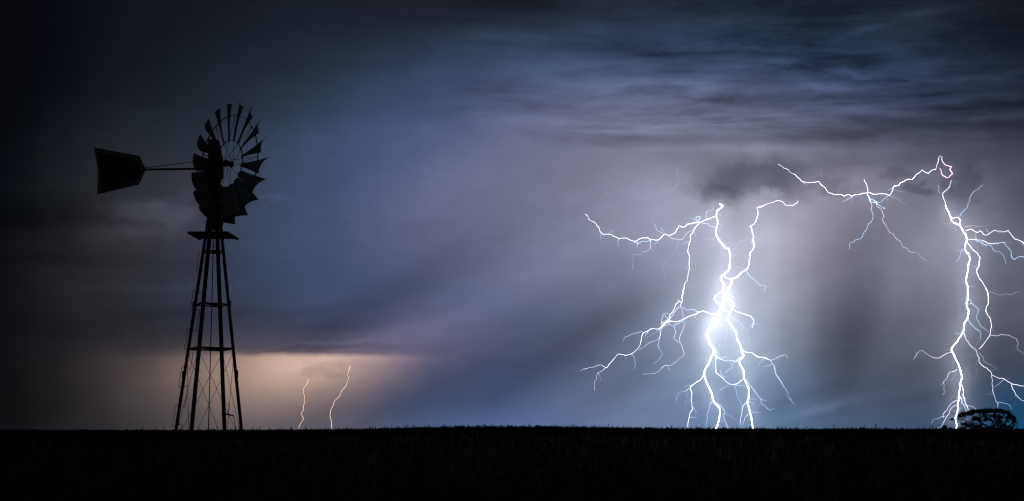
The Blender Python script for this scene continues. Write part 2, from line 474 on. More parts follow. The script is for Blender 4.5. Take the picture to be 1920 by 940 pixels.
def build_ground():
    rng = np.random.default_rng(3)
    soil = surf_mat('soil', (0.045, 0.035, 0.025), 0.95, 0, 0.4, 0.8, 0.6)
    # one sheet out to the foot of the sky
    rad = [0, 1, 2, 4, 6, 8, 10, 13, 16, 19, 22, 26, 30, 36, 44, 55, 70, 90, 120, 160, 220, 320, 500, 900, 1800, 3985]
    na = 128
    V = [(0, 0, float(ground_z(0, 0)))]
    for r in rad[1:]:
        a = np.arange(na) * 2 * np.pi / na
        x = r * np.cos(a); y = r * np.sin(a)
        z = ground_z(x, y)
        V += np.stack([x, y, z], 1).tolist()
    F = [(0, 1 + j, 1 + (j + 1) % na) for j in range(na)]
    for i in range(len(rad) - 2):
        for j in range(na):
            a = 1 + i * na + j; b = 1 + i * na + (j + 1) % na
            F.append((a, a + na, b + na, b))
    me = bpy.data.meshes.new('ground'); me.from_pydata(V, [], F); me.materials.append(soil)
    for p in me.polygons: p.use_smooth = True
    o = bpy.data.objects.new('ground', me); COL.objects.link(o)
    tag(o, kind='structure', label='dark farmland running flat to the horizon')

    # ripening cereal crop: a closed canopy with stalks and heads standing out of it
    leaf = surf_mat('crop_leaf', (0.013, 0.016, 0.007), 0.85, 0, 0.45, 3.0)
    P = []; H = []
    nst = 90000
    lo, hi = 4.0, 150.0
    y = np.exp(rng.uniform(np.log(lo), np.log(hi), nst))
    x = rng.uniform(-1, 1, nst) * (0.62 * y + 2)
    keep = (np.abs(x + 9.0) > 0.0)
    x = x[keep]; y = y[keep]
    # rows: sown along y, a little noise
    n = len(x)
    z0 = ground_z(x, y)
    clump = 0.04 * np.sin(x * 2.1 + np.sin(y * 0.7) * 3) + 0.03 * np.sin(x * 5.3 + y)
    cell = np.sin(np.floor(x / 0.11) * 12.9898 + np.floor(y / 2.2) * 78.233) * 43758.5453
    h = 0.535 + np.abs(rng.normal(0, 0.03, n)) + clump * 0.35 + 0.075 * (cell - np.floor(cell))
    h += np.where(rng.random(n) < 0.03, rng.uniform(0.03, 0.10, n), 0)
    wid = 0.008 + 0.00022 * y
    ang = rng.uniform(0, np.pi, n)
    lean = rng.normal(0, 0.035, (n, 2)) + np.array([0.02, 0.0])
    base = np.stack([x, y, z0 + 0.25], 1)
    top = np.stack([x + lean[:, 0], y + lean[:, 1], z0 + h], 1)
    side = np.stack([np.cos(ang), np.sin(ang) * 0.4, np.zeros(n)], 1) * wid[:, None]
    hl = rng.uniform(0.06, 0.10, n)[:, None]
    d = (top - base); d /= np.linalg.norm(d, axis=1)[:, None]
    neck = top - d * hl
    v = np.stack([base - side * .5, base + side * .5, neck - side * .35, neck + side * .35,
                  neck + d * hl * .45 - side * 1.1, neck + d * hl * .45 + side * 1.1, top], 1)
    # arching leaf
    la = rng.uniform(0, 2 * np.pi, n)
    ld = np.stack([np.cos(la), np.sin(la), np.zeros(n)], 1)
    lb = base + d * ((h - 0.25) * 0.55)[:, None]
    lm = lb + ld * 0.07 + np.array([0, 0, 0.08]); lt = lb + ld * 0.17 + np.array([0, 0, 0.03])
    ls = np.stack([-ld[:, 1], ld[:, 0], np.zeros(n)], 1) * (wid * 0.7)[:, None]
    v2 = np.stack([lb - ls * .6, lb + ls * .6, lm + ls, lm - ls, lt], 1)
    vv = np.concatenate([v, v2], 1).reshape(-1, 3)
    k = np.arange(n) * 12
    quads = np.concatenate([np.stack([k, k + 1, k + 3, k + 2], 1), np.stack([k + 2, k + 3, k + 5, k + 4], 1),
                            np.stack([k + 7, k + 8, k + 9, k + 10], 1)])
    tris = np.concatenate([np.stack([k + 4, k + 5, k + 6], 1), np.stack([k + 10, k + 9, k + 11], 1)])
    # canopy sheet appended to the same mesh
    ysc = [3.5, 5, 7, 9, 11, 13, 15, 17, 19, 21, 23, 25, 27, 29, 31, 33, 35, 38, 42, 46, 52, 60, 70, 80, 95, 120, 150, 220, 320, 480]
    nx = 161
    cv = []
    for yy in ysc:
        xx = np.linspace(-1, 1, nx) * (0.75 * yy + 3)
        hh = 0.47
        cv.append(np.stack([xx, np.full(nx, yy), ground_z(xx, yy) + hh + rng.uniform(-0.03, 0.03, nx)], 1))
    cv = np.concatenate(cv); off = len(vv)
    cq = np.array([(r * nx + c, r * nx + c + 1, (r + 1) * nx + c + 1, (r + 1) * nx + c) for r in range(len(ysc) - 1) for c in range(nx - 1)]) + off
    vv = np.concatenate([vv, cv]); quads = np.concatenate([quads, cq])
    me = bpy.data.meshes.new('crop_field')
    me.vertices.add(len(vv)); me.vertices.foreach_set('co', vv.astype(np.float32).ravel())
    nl = quads.size + tris.size
    me.loops.add(nl); me.loops.foreach_set('vertex_index', np.concatenate([quads.ravel(), tris.ravel()]).astype(np.int32))
    npoly = len(quads) + len(tris)
    me.polygons.add(npoly)
    ls_ = np.concatenate([np.arange(len(quads)) * 4, quads.size + np.arange(len(tris)) * 3]).astype(np.int32)
    me.polygons.foreach_set('loop_start', ls_)
    me.update(calc_edges=True); me.validate()
    me.materials.append(leaf)
    o = bpy.data.objects.new('crop_field', me); COL.objects.link(o)
    tag(o, 'dark cereal crop standing in the field up to the horizon', 'crop', kind='stuff')


# ------------------------------------------------------------------ windmill
def build_windmill():
    D = 33.6
    base = at_depth(391, 803, D); hubp = at_depth(404.5, 305, D)
    gz = float(ground_z(base.x, D)) - 0.03
    root = empty('windmill', (base.x, D, gz))
    tag(root, 'steel farm windmill with many blades and tail vane on a four legged lattice tower', 'windmill')
    eye_z = EYE.z - gz
    S = D / FPX * 1.005                        # metres per photo pixel at the windmill
    def zpx(py): return at_depth(398, py, D).z - gz
    steel = surf_mat('tower_steel', (0.10, 0.095, 0.09), 0.75, 0.0, 0.35, 5.0, 0.1)
    dark = surf_mat('gear_housing_paint', (0.05, 0.05, 0.05), 0.6, 0.0, 0.3, 6.0, 0.1)
    galv = surf_mat('galvanised_sheet', (0.33, 0.34, 0.35), 0.55, 0.35, 0.25, 4.0, 0.05)
    vane_m = surf_mat('vane_paint', (0.06, 0.055, 0.05), 0.7, 0.0, 0.35, 3.0, 0.05)
    wood = surf_mat('weathered_board', (0.12, 0.10, 0.085), 0.85, 0.0, 0.35, 7.0, 0.2, (1, 6, 6))

    th = R(27.0)
    view = R(15.0)                             # the tower stands left of the camera's axis
    # corner angles (x right, y away from the camera)
    phi = {k: v + view for k, v in {'A': math.pi - th, 'B': math.pi * 1.5 - th, 'D': -th, 'C': math.pi / 2 - th}.items()}
    def half(z):                               # half diagonal of the tower at height z
        z1, z2 = zpx(804), zpx(440)
        r1, r2 = 69.5 * S / 1.035, 18.2 * S / 1.035
        return r1 + (r2 - r1) * (z - z1) / (z2 - z1)
    def corner(k, z, extra=0.0):
        r = half(z) + extra
        return Vector((r * math.cos(phi[k]), r * math.sin(phi[k]), z))
    ztop = zpx(388)
    legs = {}
    order = ['A', 'B', 'D', 'C']
    for i, k in enumerate(order):
        n1 = order[(i + 1) % 4]; n0 = order[i - 1]
        a = corner(k, 0.0, 0.03); b = corner(k, ztop, 0.03)
        w = 0.098
        mb = MB().angle(a, b, w, 0.012, corner(n1, 0) - corner(k, 0), corner(n0, 0) - corner(k, 0))
        # splice plates with bolts
        for zz in (2.3, 4.4):
            c = corner(k, zz, 0.035)
            mb.box(c, (0.03, 0.03, 0.22), Matrix.Rotation(phi[k], 3, 'Z'))
        mb.box((a.x, a.y, 0.02), (0.22, 0.22, 0.04), Matrix.Rotation(phi[k], 3, 'Z'))
        legs[k] = mb.build('leg', steel, root)
    # step loops that climb the outer left leg, alternately on either flange
    A0, A1 = corner('A', 0, 0.03), corner('A', ztop, 0.03)
    axis = (A1 - A0).normalized()
    dl = Vector((-1, -0.15, 0)); dr = Vector((1, -0.15, 0))
    loops_y = [(473, 'L'), (511, 'R'), (544, 'L'), (582, 'R'), (617, 'L'), (655, 'R'), (689, 'L'), (726, 'R'), (762, 'L'), (797, 'R')]
    for py, sd in loops_y:
        zt = zpx(py); zb = zpx(py + 37)
        if zb < 0.05: zb = 0.05
        off = (Vector((-0.125, -0.02, 0)) if sd == 'L' else Vector((0.165, -0.05, 0)))
        cen = Vector((0.035, 0, 0))
        pt = corner('A', zt) + cen; pb = corner('A', zb) + cen
        MB().tube([pt, pt + off * 0.9 + Vector((0, 0, 0.035)), pt + off, pb + off, pb + off * 0.9 + Vector((0, 0, -0.01)), pb], 0.0085, 6).build('step', steel, legs['A'])

    # horizontal girts at three levels and bearing boards across two corners
    for li, py in enumerate((474, 573, 656)):
        z = zpx(py)
        for i, k in enumerate(order):
            n1 = order[(i + 1) % 4]
            a = corner(k, z); b = corner(n1, z)
            MB().angle(a, b, 0.042 if li < 2 else 0.05, 0.007, (0, 0, 1), -(a + b) * 0.5 + Vector((0, 0, z))).build('horizontal_brace', steel, root)
    for py, f0 in ((474, 0.5), (573, 0.5), (656, 0.5)):
        z = zpx(py) + 0.035
        r = half(z) * 0.72
        # a board lying on the girts from the near left side to the far right
        a = corner('B', z).lerp(corner('A', z), 0.15); b = corner('C', z).lerp(corner('D', z), 0.15)
        d = (b - a); ang = math.atan2(d.y, d.x)
        MB().box((a + b) / 2, (d.length, 0.18 if py > 500 else 0.12, 0.035), Matrix.Rotation(ang, 3, 'Z')).build('plank', wood, root, 0.004)
    # crossed tie rods in the lowest panel, one pair on each face, plus a lighter pair above
    z1 = zpx(658)
    for i, k in enumerate(order):
        n1 = order[(i + 1) % 4]
        for p, q in ((k, n1), (n1, k)):
            a = corner(p, z1); b = corner(q, 0.12)
            MB().tube([a, (a + b) / 2 + Vector((0, 0, -0.01)), b], 0.0075, 6).build('tie_rod', steel, root)
    # platform below the wheel
    zp = zpx(441.5)
    rot = R(-16.0) + view
    s = 78.5 * S / 1.035
    M3 = Matrix.Rotation(rot, 3, 'Z')
    mb = MB()
    nb = 9
    bw = s / nb
    for j in range(nb):
        off = (j - (nb - 1) / 2) * bw
        if abs(off) < bw * 0.8:                 # an opening where the pump rod and mast pass
            for sgn in (-1, 1):
                c = M3 @ Vector((sgn * (s / 4 + 0.07), off, 0)); mb.box(c + Vector((0, 0, zp)), (s / 2 - 0.14, bw - 0.008, 0.03), M3)
        else:
            c = M3 @ Vector((0, off, 0)); mb.box(c + Vector((0, 0, zp)), (s, bw - 0.008, 0.03), M3)
    mb.box(M3 @ Vector((s / 2 - 0.025, 0, 0)) + Vector((0, 0, zp - 0.035)), (0.05, s, 0.04), M3)
    mb.box(M3 @ Vector((-s / 2 + 0.025, 0, 0)) + Vector((0, 0, zp - 0.035)), (0.05, s, 0.04), M3)
    mb.build('platform', wood, root, 0.003)
    # mast pipe, collars and pump rod
    ztm = zpx(330)
    MB().tube([(0, 0, zpx(432)), (0, 0, ztm)], 0.055, 12).build('mast', steel, root)
    mb = MB()
    for py, rr in ((386, 0.20), (398, 0.16)):
        mb.tube([(0, 0, zpx(py) - 0.05), (0, 0, zpx(py) + 0.05)], rr, 12)
    mb.build('mast_collar', steel, root, 0.004)
    MB().tube([(0.0, 0, 0.0), (0.0, 0, ztm)], 0.015, 8).build('pump_rod', steel, root)
    mb = MB()
    for py in (458, 463):
        mb.box((0.0, 0.0, zpx(py)), (0.20, 0.03, 0.02))
    mb.build('rod_guide', steel, root)

    # pump lever on the near right legs
    C0 = corner('C', zpx(777))
    pts = [C0 + Vector((-0.07, -0.03, 0.03)), C0 + Vector((0.12, -0.05, 0.01)), C0 + Vector((0.30, -0.05, -0.04))]
    mb = MB().tube(pts, [0.02, 0.026, 0.02], 8)
    mb.tube([pts[2], pts[2] + Vector((0.03, 0, -0.22)), pts[2] + Vector((0.09, 0, -0.48))], 0.012, 6)
    lp = [C0 + Vector((0.09, -0.05, 0.02)), C0 + Vector((0.13, -0.05, 0.12)), C0 + Vector((0.145, -0.05, 0.24)), C0 + Vector((0.12, -0.05, 0.35)), C0 + Vector((0.08, -0.05, 0.37))]
    mb.tube(lp, 0.010, 6)
    mb.build('brake_lever', steel, root)

    # ---- head: everything is laid out round the mast axis at hub height
    zh = hubp.z - gz + 0.045
    yaw = R(90 - 56.5) + view                           # wheel axis, measured from +x towards +y (away)
    ax = Vector((math.cos(yaw), math.sin(yaw), 0))
    sidev = Vector((-ax.y, ax.x, 0))
    Mh = Matrix((ax, sidev, Vector((0, 0, 1)))).transposed()     # head frame: x along the shaft
    off_y = 25.0 * S / math.cos(yaw - view) / 1.035
    head = MB()
    hz = lambda py: zpx(py)
    # tall hood over the gears, wider at the bottom, leaning back
    w0, w1 = 0.185, 0.245
    zt, zb = hz(263), hz(322)
    prof = []
    for z_, w_, sh in ((zb, w1 * 1.0, 0.04), (zb + 0.35, w1 * .95, 0.02), (zt - 0.10, w0 * .95, -0.06), (zt - 0.02, w0 * .85, -0.07), (zt, w0 * .6, -0.07)):
        ring = []
        for a in range(16):
            t_ = 2 * math.pi * a / 16
            cx_ = math.copysign(abs(math.cos(t_)) ** 0.6, math.cos(t_)); sy_ = math.copysign(abs(math.sin(t_)) ** 0.6, math.sin(t_))
            ring.append(Mh @ Vector((cx_ * w_ * 0.9 + sh - 0.02, sy_ * w_ * 0.78, 0)) + Vector((0, 0, z_)))
        prof.append(ring)
    vs = [v for r_ in prof for v in r_]
    fs = [(i * 16 + k, i * 16 + (k + 1) % 16, (i + 1) * 16 + (k + 1) % 16, (i + 1) * 16 + k) for i in range(len(prof) - 1) for k in range(16)]
    fs += [tuple(reversed(range(16))), tuple(range(64, 80))]
    MB().add(vs, fs).build('gear_hood', dark, root)
    gb = MB()
    gb.box((0, 0, hz(327)), (0.40, 0.34, 0.30), Mh)
    gb.box(Mh @ Vector((-0.05, 0, 0)) + Vector((0, 0, hz(345))), (0.26, 0.26, 0.36), Mh)
    gb.box(Mh @ Vector((0.12, 0.05, 0)) + Vector((0, 0, hz(336))), (0.16, 0.2, 0.2), Mh)
    gb.tube([(0, 0, hz(372)), (0, 0, hz(330))], [0.10, 0.14], 12)
    gb.build('gearbox', dark, root, 0.02)
    # main shaft with hub
    zs = zh
    hub_c = ax * off_y + Vector((0, 0, zs))
    MB().tube([Vector((0, 0, zs)) + ax * 0.05, hub_c + ax * 0.12], 0.045, 12).build('shaft', steel, root)

    # ---- wheel
    wheel = MB()
    RI, RR, RT = 45.5 * S, 94.0 * S, 119.0 * S
    def wp(r, a, d=0.0):                          # point of the wheel: radius, angle clockwise from top, depth along shaft
        # direction in the wheel plane: up and screen right
        return hub_c + Vector((0, 0, 1)) * (r * math.cos(a)) - sidev * (r * math.sin(a)) + ax * d
    def ring(r, rad, d, n=72):
        pts = [wp(r, 2 * math.pi * i / n, d) for i in range(n)]
        vs_ = []; fs_ = []
        for i in range(n):
            p = pts[i]; out = (p - wp(0, 0, d)).normalized()
            for j in range(6):
                b_ = 2 * math.pi * j / 6
                vs_.append(p + out * (rad * math.cos(b_) * 0.6) + ax * (rad * math.sin(b_) * 1.3))
        for i in range(n):
            for j in range(6):
                a_ = i * 6 + j; b_ = i * 6 + (j + 1) % 6; c_ = ((i + 1) % n) * 6 + (j + 1) % 6; d_ = ((i + 1) % n) * 6 + j
                fs_.append((a_, b_, c_, d_))
        wheel.add(vs_, fs_)
    ring(RI, 0.017, 0.0); ring(RR, 0.017, 0.0)
    wheel.tube([hub_c - ax * 0.10, hub_c + ax * 0.10], [0.085, 0.085], 16)
    wheel.tube([hub_c - ax * 0.12, hub_c - ax * 0.10], [0.11, 0.11], 16)
    wheel.tube([hub_c + ax * 0.10, hub_c + ax * 0.12], [0.11, 0.11], 16)
    wh = wheel.build('wheel_frame', steel, root)
    rot0 = R(0.5)
    for i in range(9):
        a = rot0 + R(10) + i * R(40)
        mb = MB()
        for sg in (-1, 1):
            p0 = wp(0.09, a + sg * 0.9, 0.11 * sg)
            mb.tube([p0, wp(RR, a, 0.0)], 0.0075, 6)
        mb.build('spoke', steel, wh)
    for i in range(18):
        a0 = rot0 + i * R(20)
        # sail: curved sheet, narrow near the hub ring, wide and raked at the tip
        nr, nc = 7, 7
        vs_ = []; fs_ = []
        for side_ in (0, 1):
            for ir in range(nr):
                fr = ir / (nr - 1)
                r_ = RI * 0.98 + (RT - RI * 0.98) * fr
                chord = 0.185 + (0.61 - 0.185) * fr ** 1.05
                pitch = R(47 - 23 * fr)            # angle of the sheet to the wheel plane
                for ic in range(nc):
                    q = ic / (nc - 1) - 0.5
                    cu = 0.16 * chord * (1 - (2 * q) ** 2)      # camber
                    tang = q * chord * math.cos(pitch) - cu * math.sin(pitch)
                    dep = PS * q * chord * math.sin(pitch) + PS * cu * math.cos(pitch)
                    rr_ = r_ - (0.10 * fr * (q + 0.5)) * RK
                    up_ = Vector((0, 0, 1)) * math.cos(a0) - sidev * math.sin(a0)
                    tn_ = -Vector((0, 0, 1)) * math.sin(a0) - sidev * math.cos(a0)
                    vs_.append(hub_c + up_ * rr_ + tn_ * tang + ax * (dep + 0.0025 * (1 - 2 * side_)))
        N = nr * nc
        for ir in range(nr - 1):
            for ic in range(nc - 1):
                a_ = ir * nc + ic
                fs_.append((a_, a_ + 1, a_ + 1 + nc, a_ + nc)); fs_.append((N + a_, N + a_ + nc, N + a_ + 1 + nc, N + a_ + 1))
        edge = [ic for ic in range(nc)] + [ir * nc + nc - 1 for ir in range(1, nr)] + [(nr - 1) * nc + ic for ic in range(nc - 2, -1, -1)] + [ir * nc for ir in range(nr - 2, 0, -1)]
        for e in range(len(edge)):
            x_, y_ = edge[e], edge[(e + 1) % len(edge)]
            fs_.append((y_, x_, N + x_, N + y_))
        MB().add(vs_, fs_).build('blade', galv, wh, smooth=True)

    # ---- tail: boom, stay and vane, held out sideways (part furled)
    def tp(px, py, dy=0.0):
        d = at_depth(px, py, D + dy); return Vector((d.x - base.x, dy, d.z - gz))
    MB().tube([tp(410, 316, 0.0), tp(270, 318.3, -0.0)], 0.033, 10).build('tail_boom', steel, root)
    MB().tube([tp(392, 300, -0.05), tp(272, 315, -0.02)], 0.011, 6).build('tail_stay', steel, root)
    br = MB()
    br.box(tp(383, 302.5, -0.05), (0.21, 0.12, 0.17)); br.box(tp(392, 317, -0.0), (0.42, 0.12, 0.10))
    br.build('tail_bracket', dark, root, 0.01)
    outl = [(176.2, 276.6), (261.7, 292.7), (272.7, 316), (272.7, 319.5), (260, 346.5), (182.2, 365), (183.7, 320)]
    inner = [(182.5, 286), (251, 297.5), (264, 318), (258, 336), (188.5, 362), (187.5, 320)]
    def slab(pts, dy, t_):
        n = len(pts)
        vs_ = [tp(x, y, dy) for x, y in pts] + [tp(x, y, dy + t_) for x, y in pts]
        fs_ = [tuple(reversed(range(n))), tuple(range(n, 2 * n))] + [(i, (i + 1) % n, (i + 1) % n + n, i + n) for i in range(n)]
        return MB().add(vs_, fs_)
    va = slab(outl, 0.0, 0.003).build('tail_vane', galv, root)
    slab(inner, -0.006, 0.004).build('painted_panel', vane_m, va)
    rb = MB()
    rb.tube([tp(178, 277.5, -0.012), tp(262, 294, -0.012), tp(273, 318, -0.012), tp(260, 346, -0.012), tp(183, 364, -0.012)], 0.010, 6)
    rb.tube([tp(184.5, 320, -0.012), tp(273, 318.5, -0.012)], 0.012, 6)
    rb.build('vane_rib', steel, va)
    return root


PS = -1.0      # which way the sails are pitched
RK = 1.0      # rake of the sail tips


# ------------------------------------------------------------------ lightning
def em_mat(name, col, s, sample):
    m = bpy.data.materials.new(name)
    t = NT(m)
    tc = t.n.new('ShaderNodeTexCoord')
    f = t.noise(tc.outputs['Object'], 0.012, 4, 0.6)
    e = t.n.new('ShaderNodeEmission'); e.inputs[0].default_value = (*col, 1)
    t.put(e.inputs[1], t.ss(f, 0.3, 0.7, s * 0.5, s * 1.6))
    # a discharge is luminous gas: it adds its light to what is behind it
    tr = t.n.new('ShaderNodeBsdfTransparent'); ad = t.n.new('ShaderNodeAddShader')
    t.l.new(e.outputs[0], ad.inputs[0]); t.l.new(tr.outputs[0], ad.inputs[1])
    o = t.n.new('ShaderNodeOutputMaterial'); t.l.new(ad.outputs[0], o.inputs[0])
    m.cycles.emission_sampling = sample
    return m


ZM = {6: (1080, 280, 3.1333), 7: (1080, 540, 3.1333), 8: (1440, 270, 3.2417), 1: (1640, 540, 3.1321), 9: (1240, 360, 4.7), 10: (1240, 540, 5.875), 5: (500, 620, 4.272)}

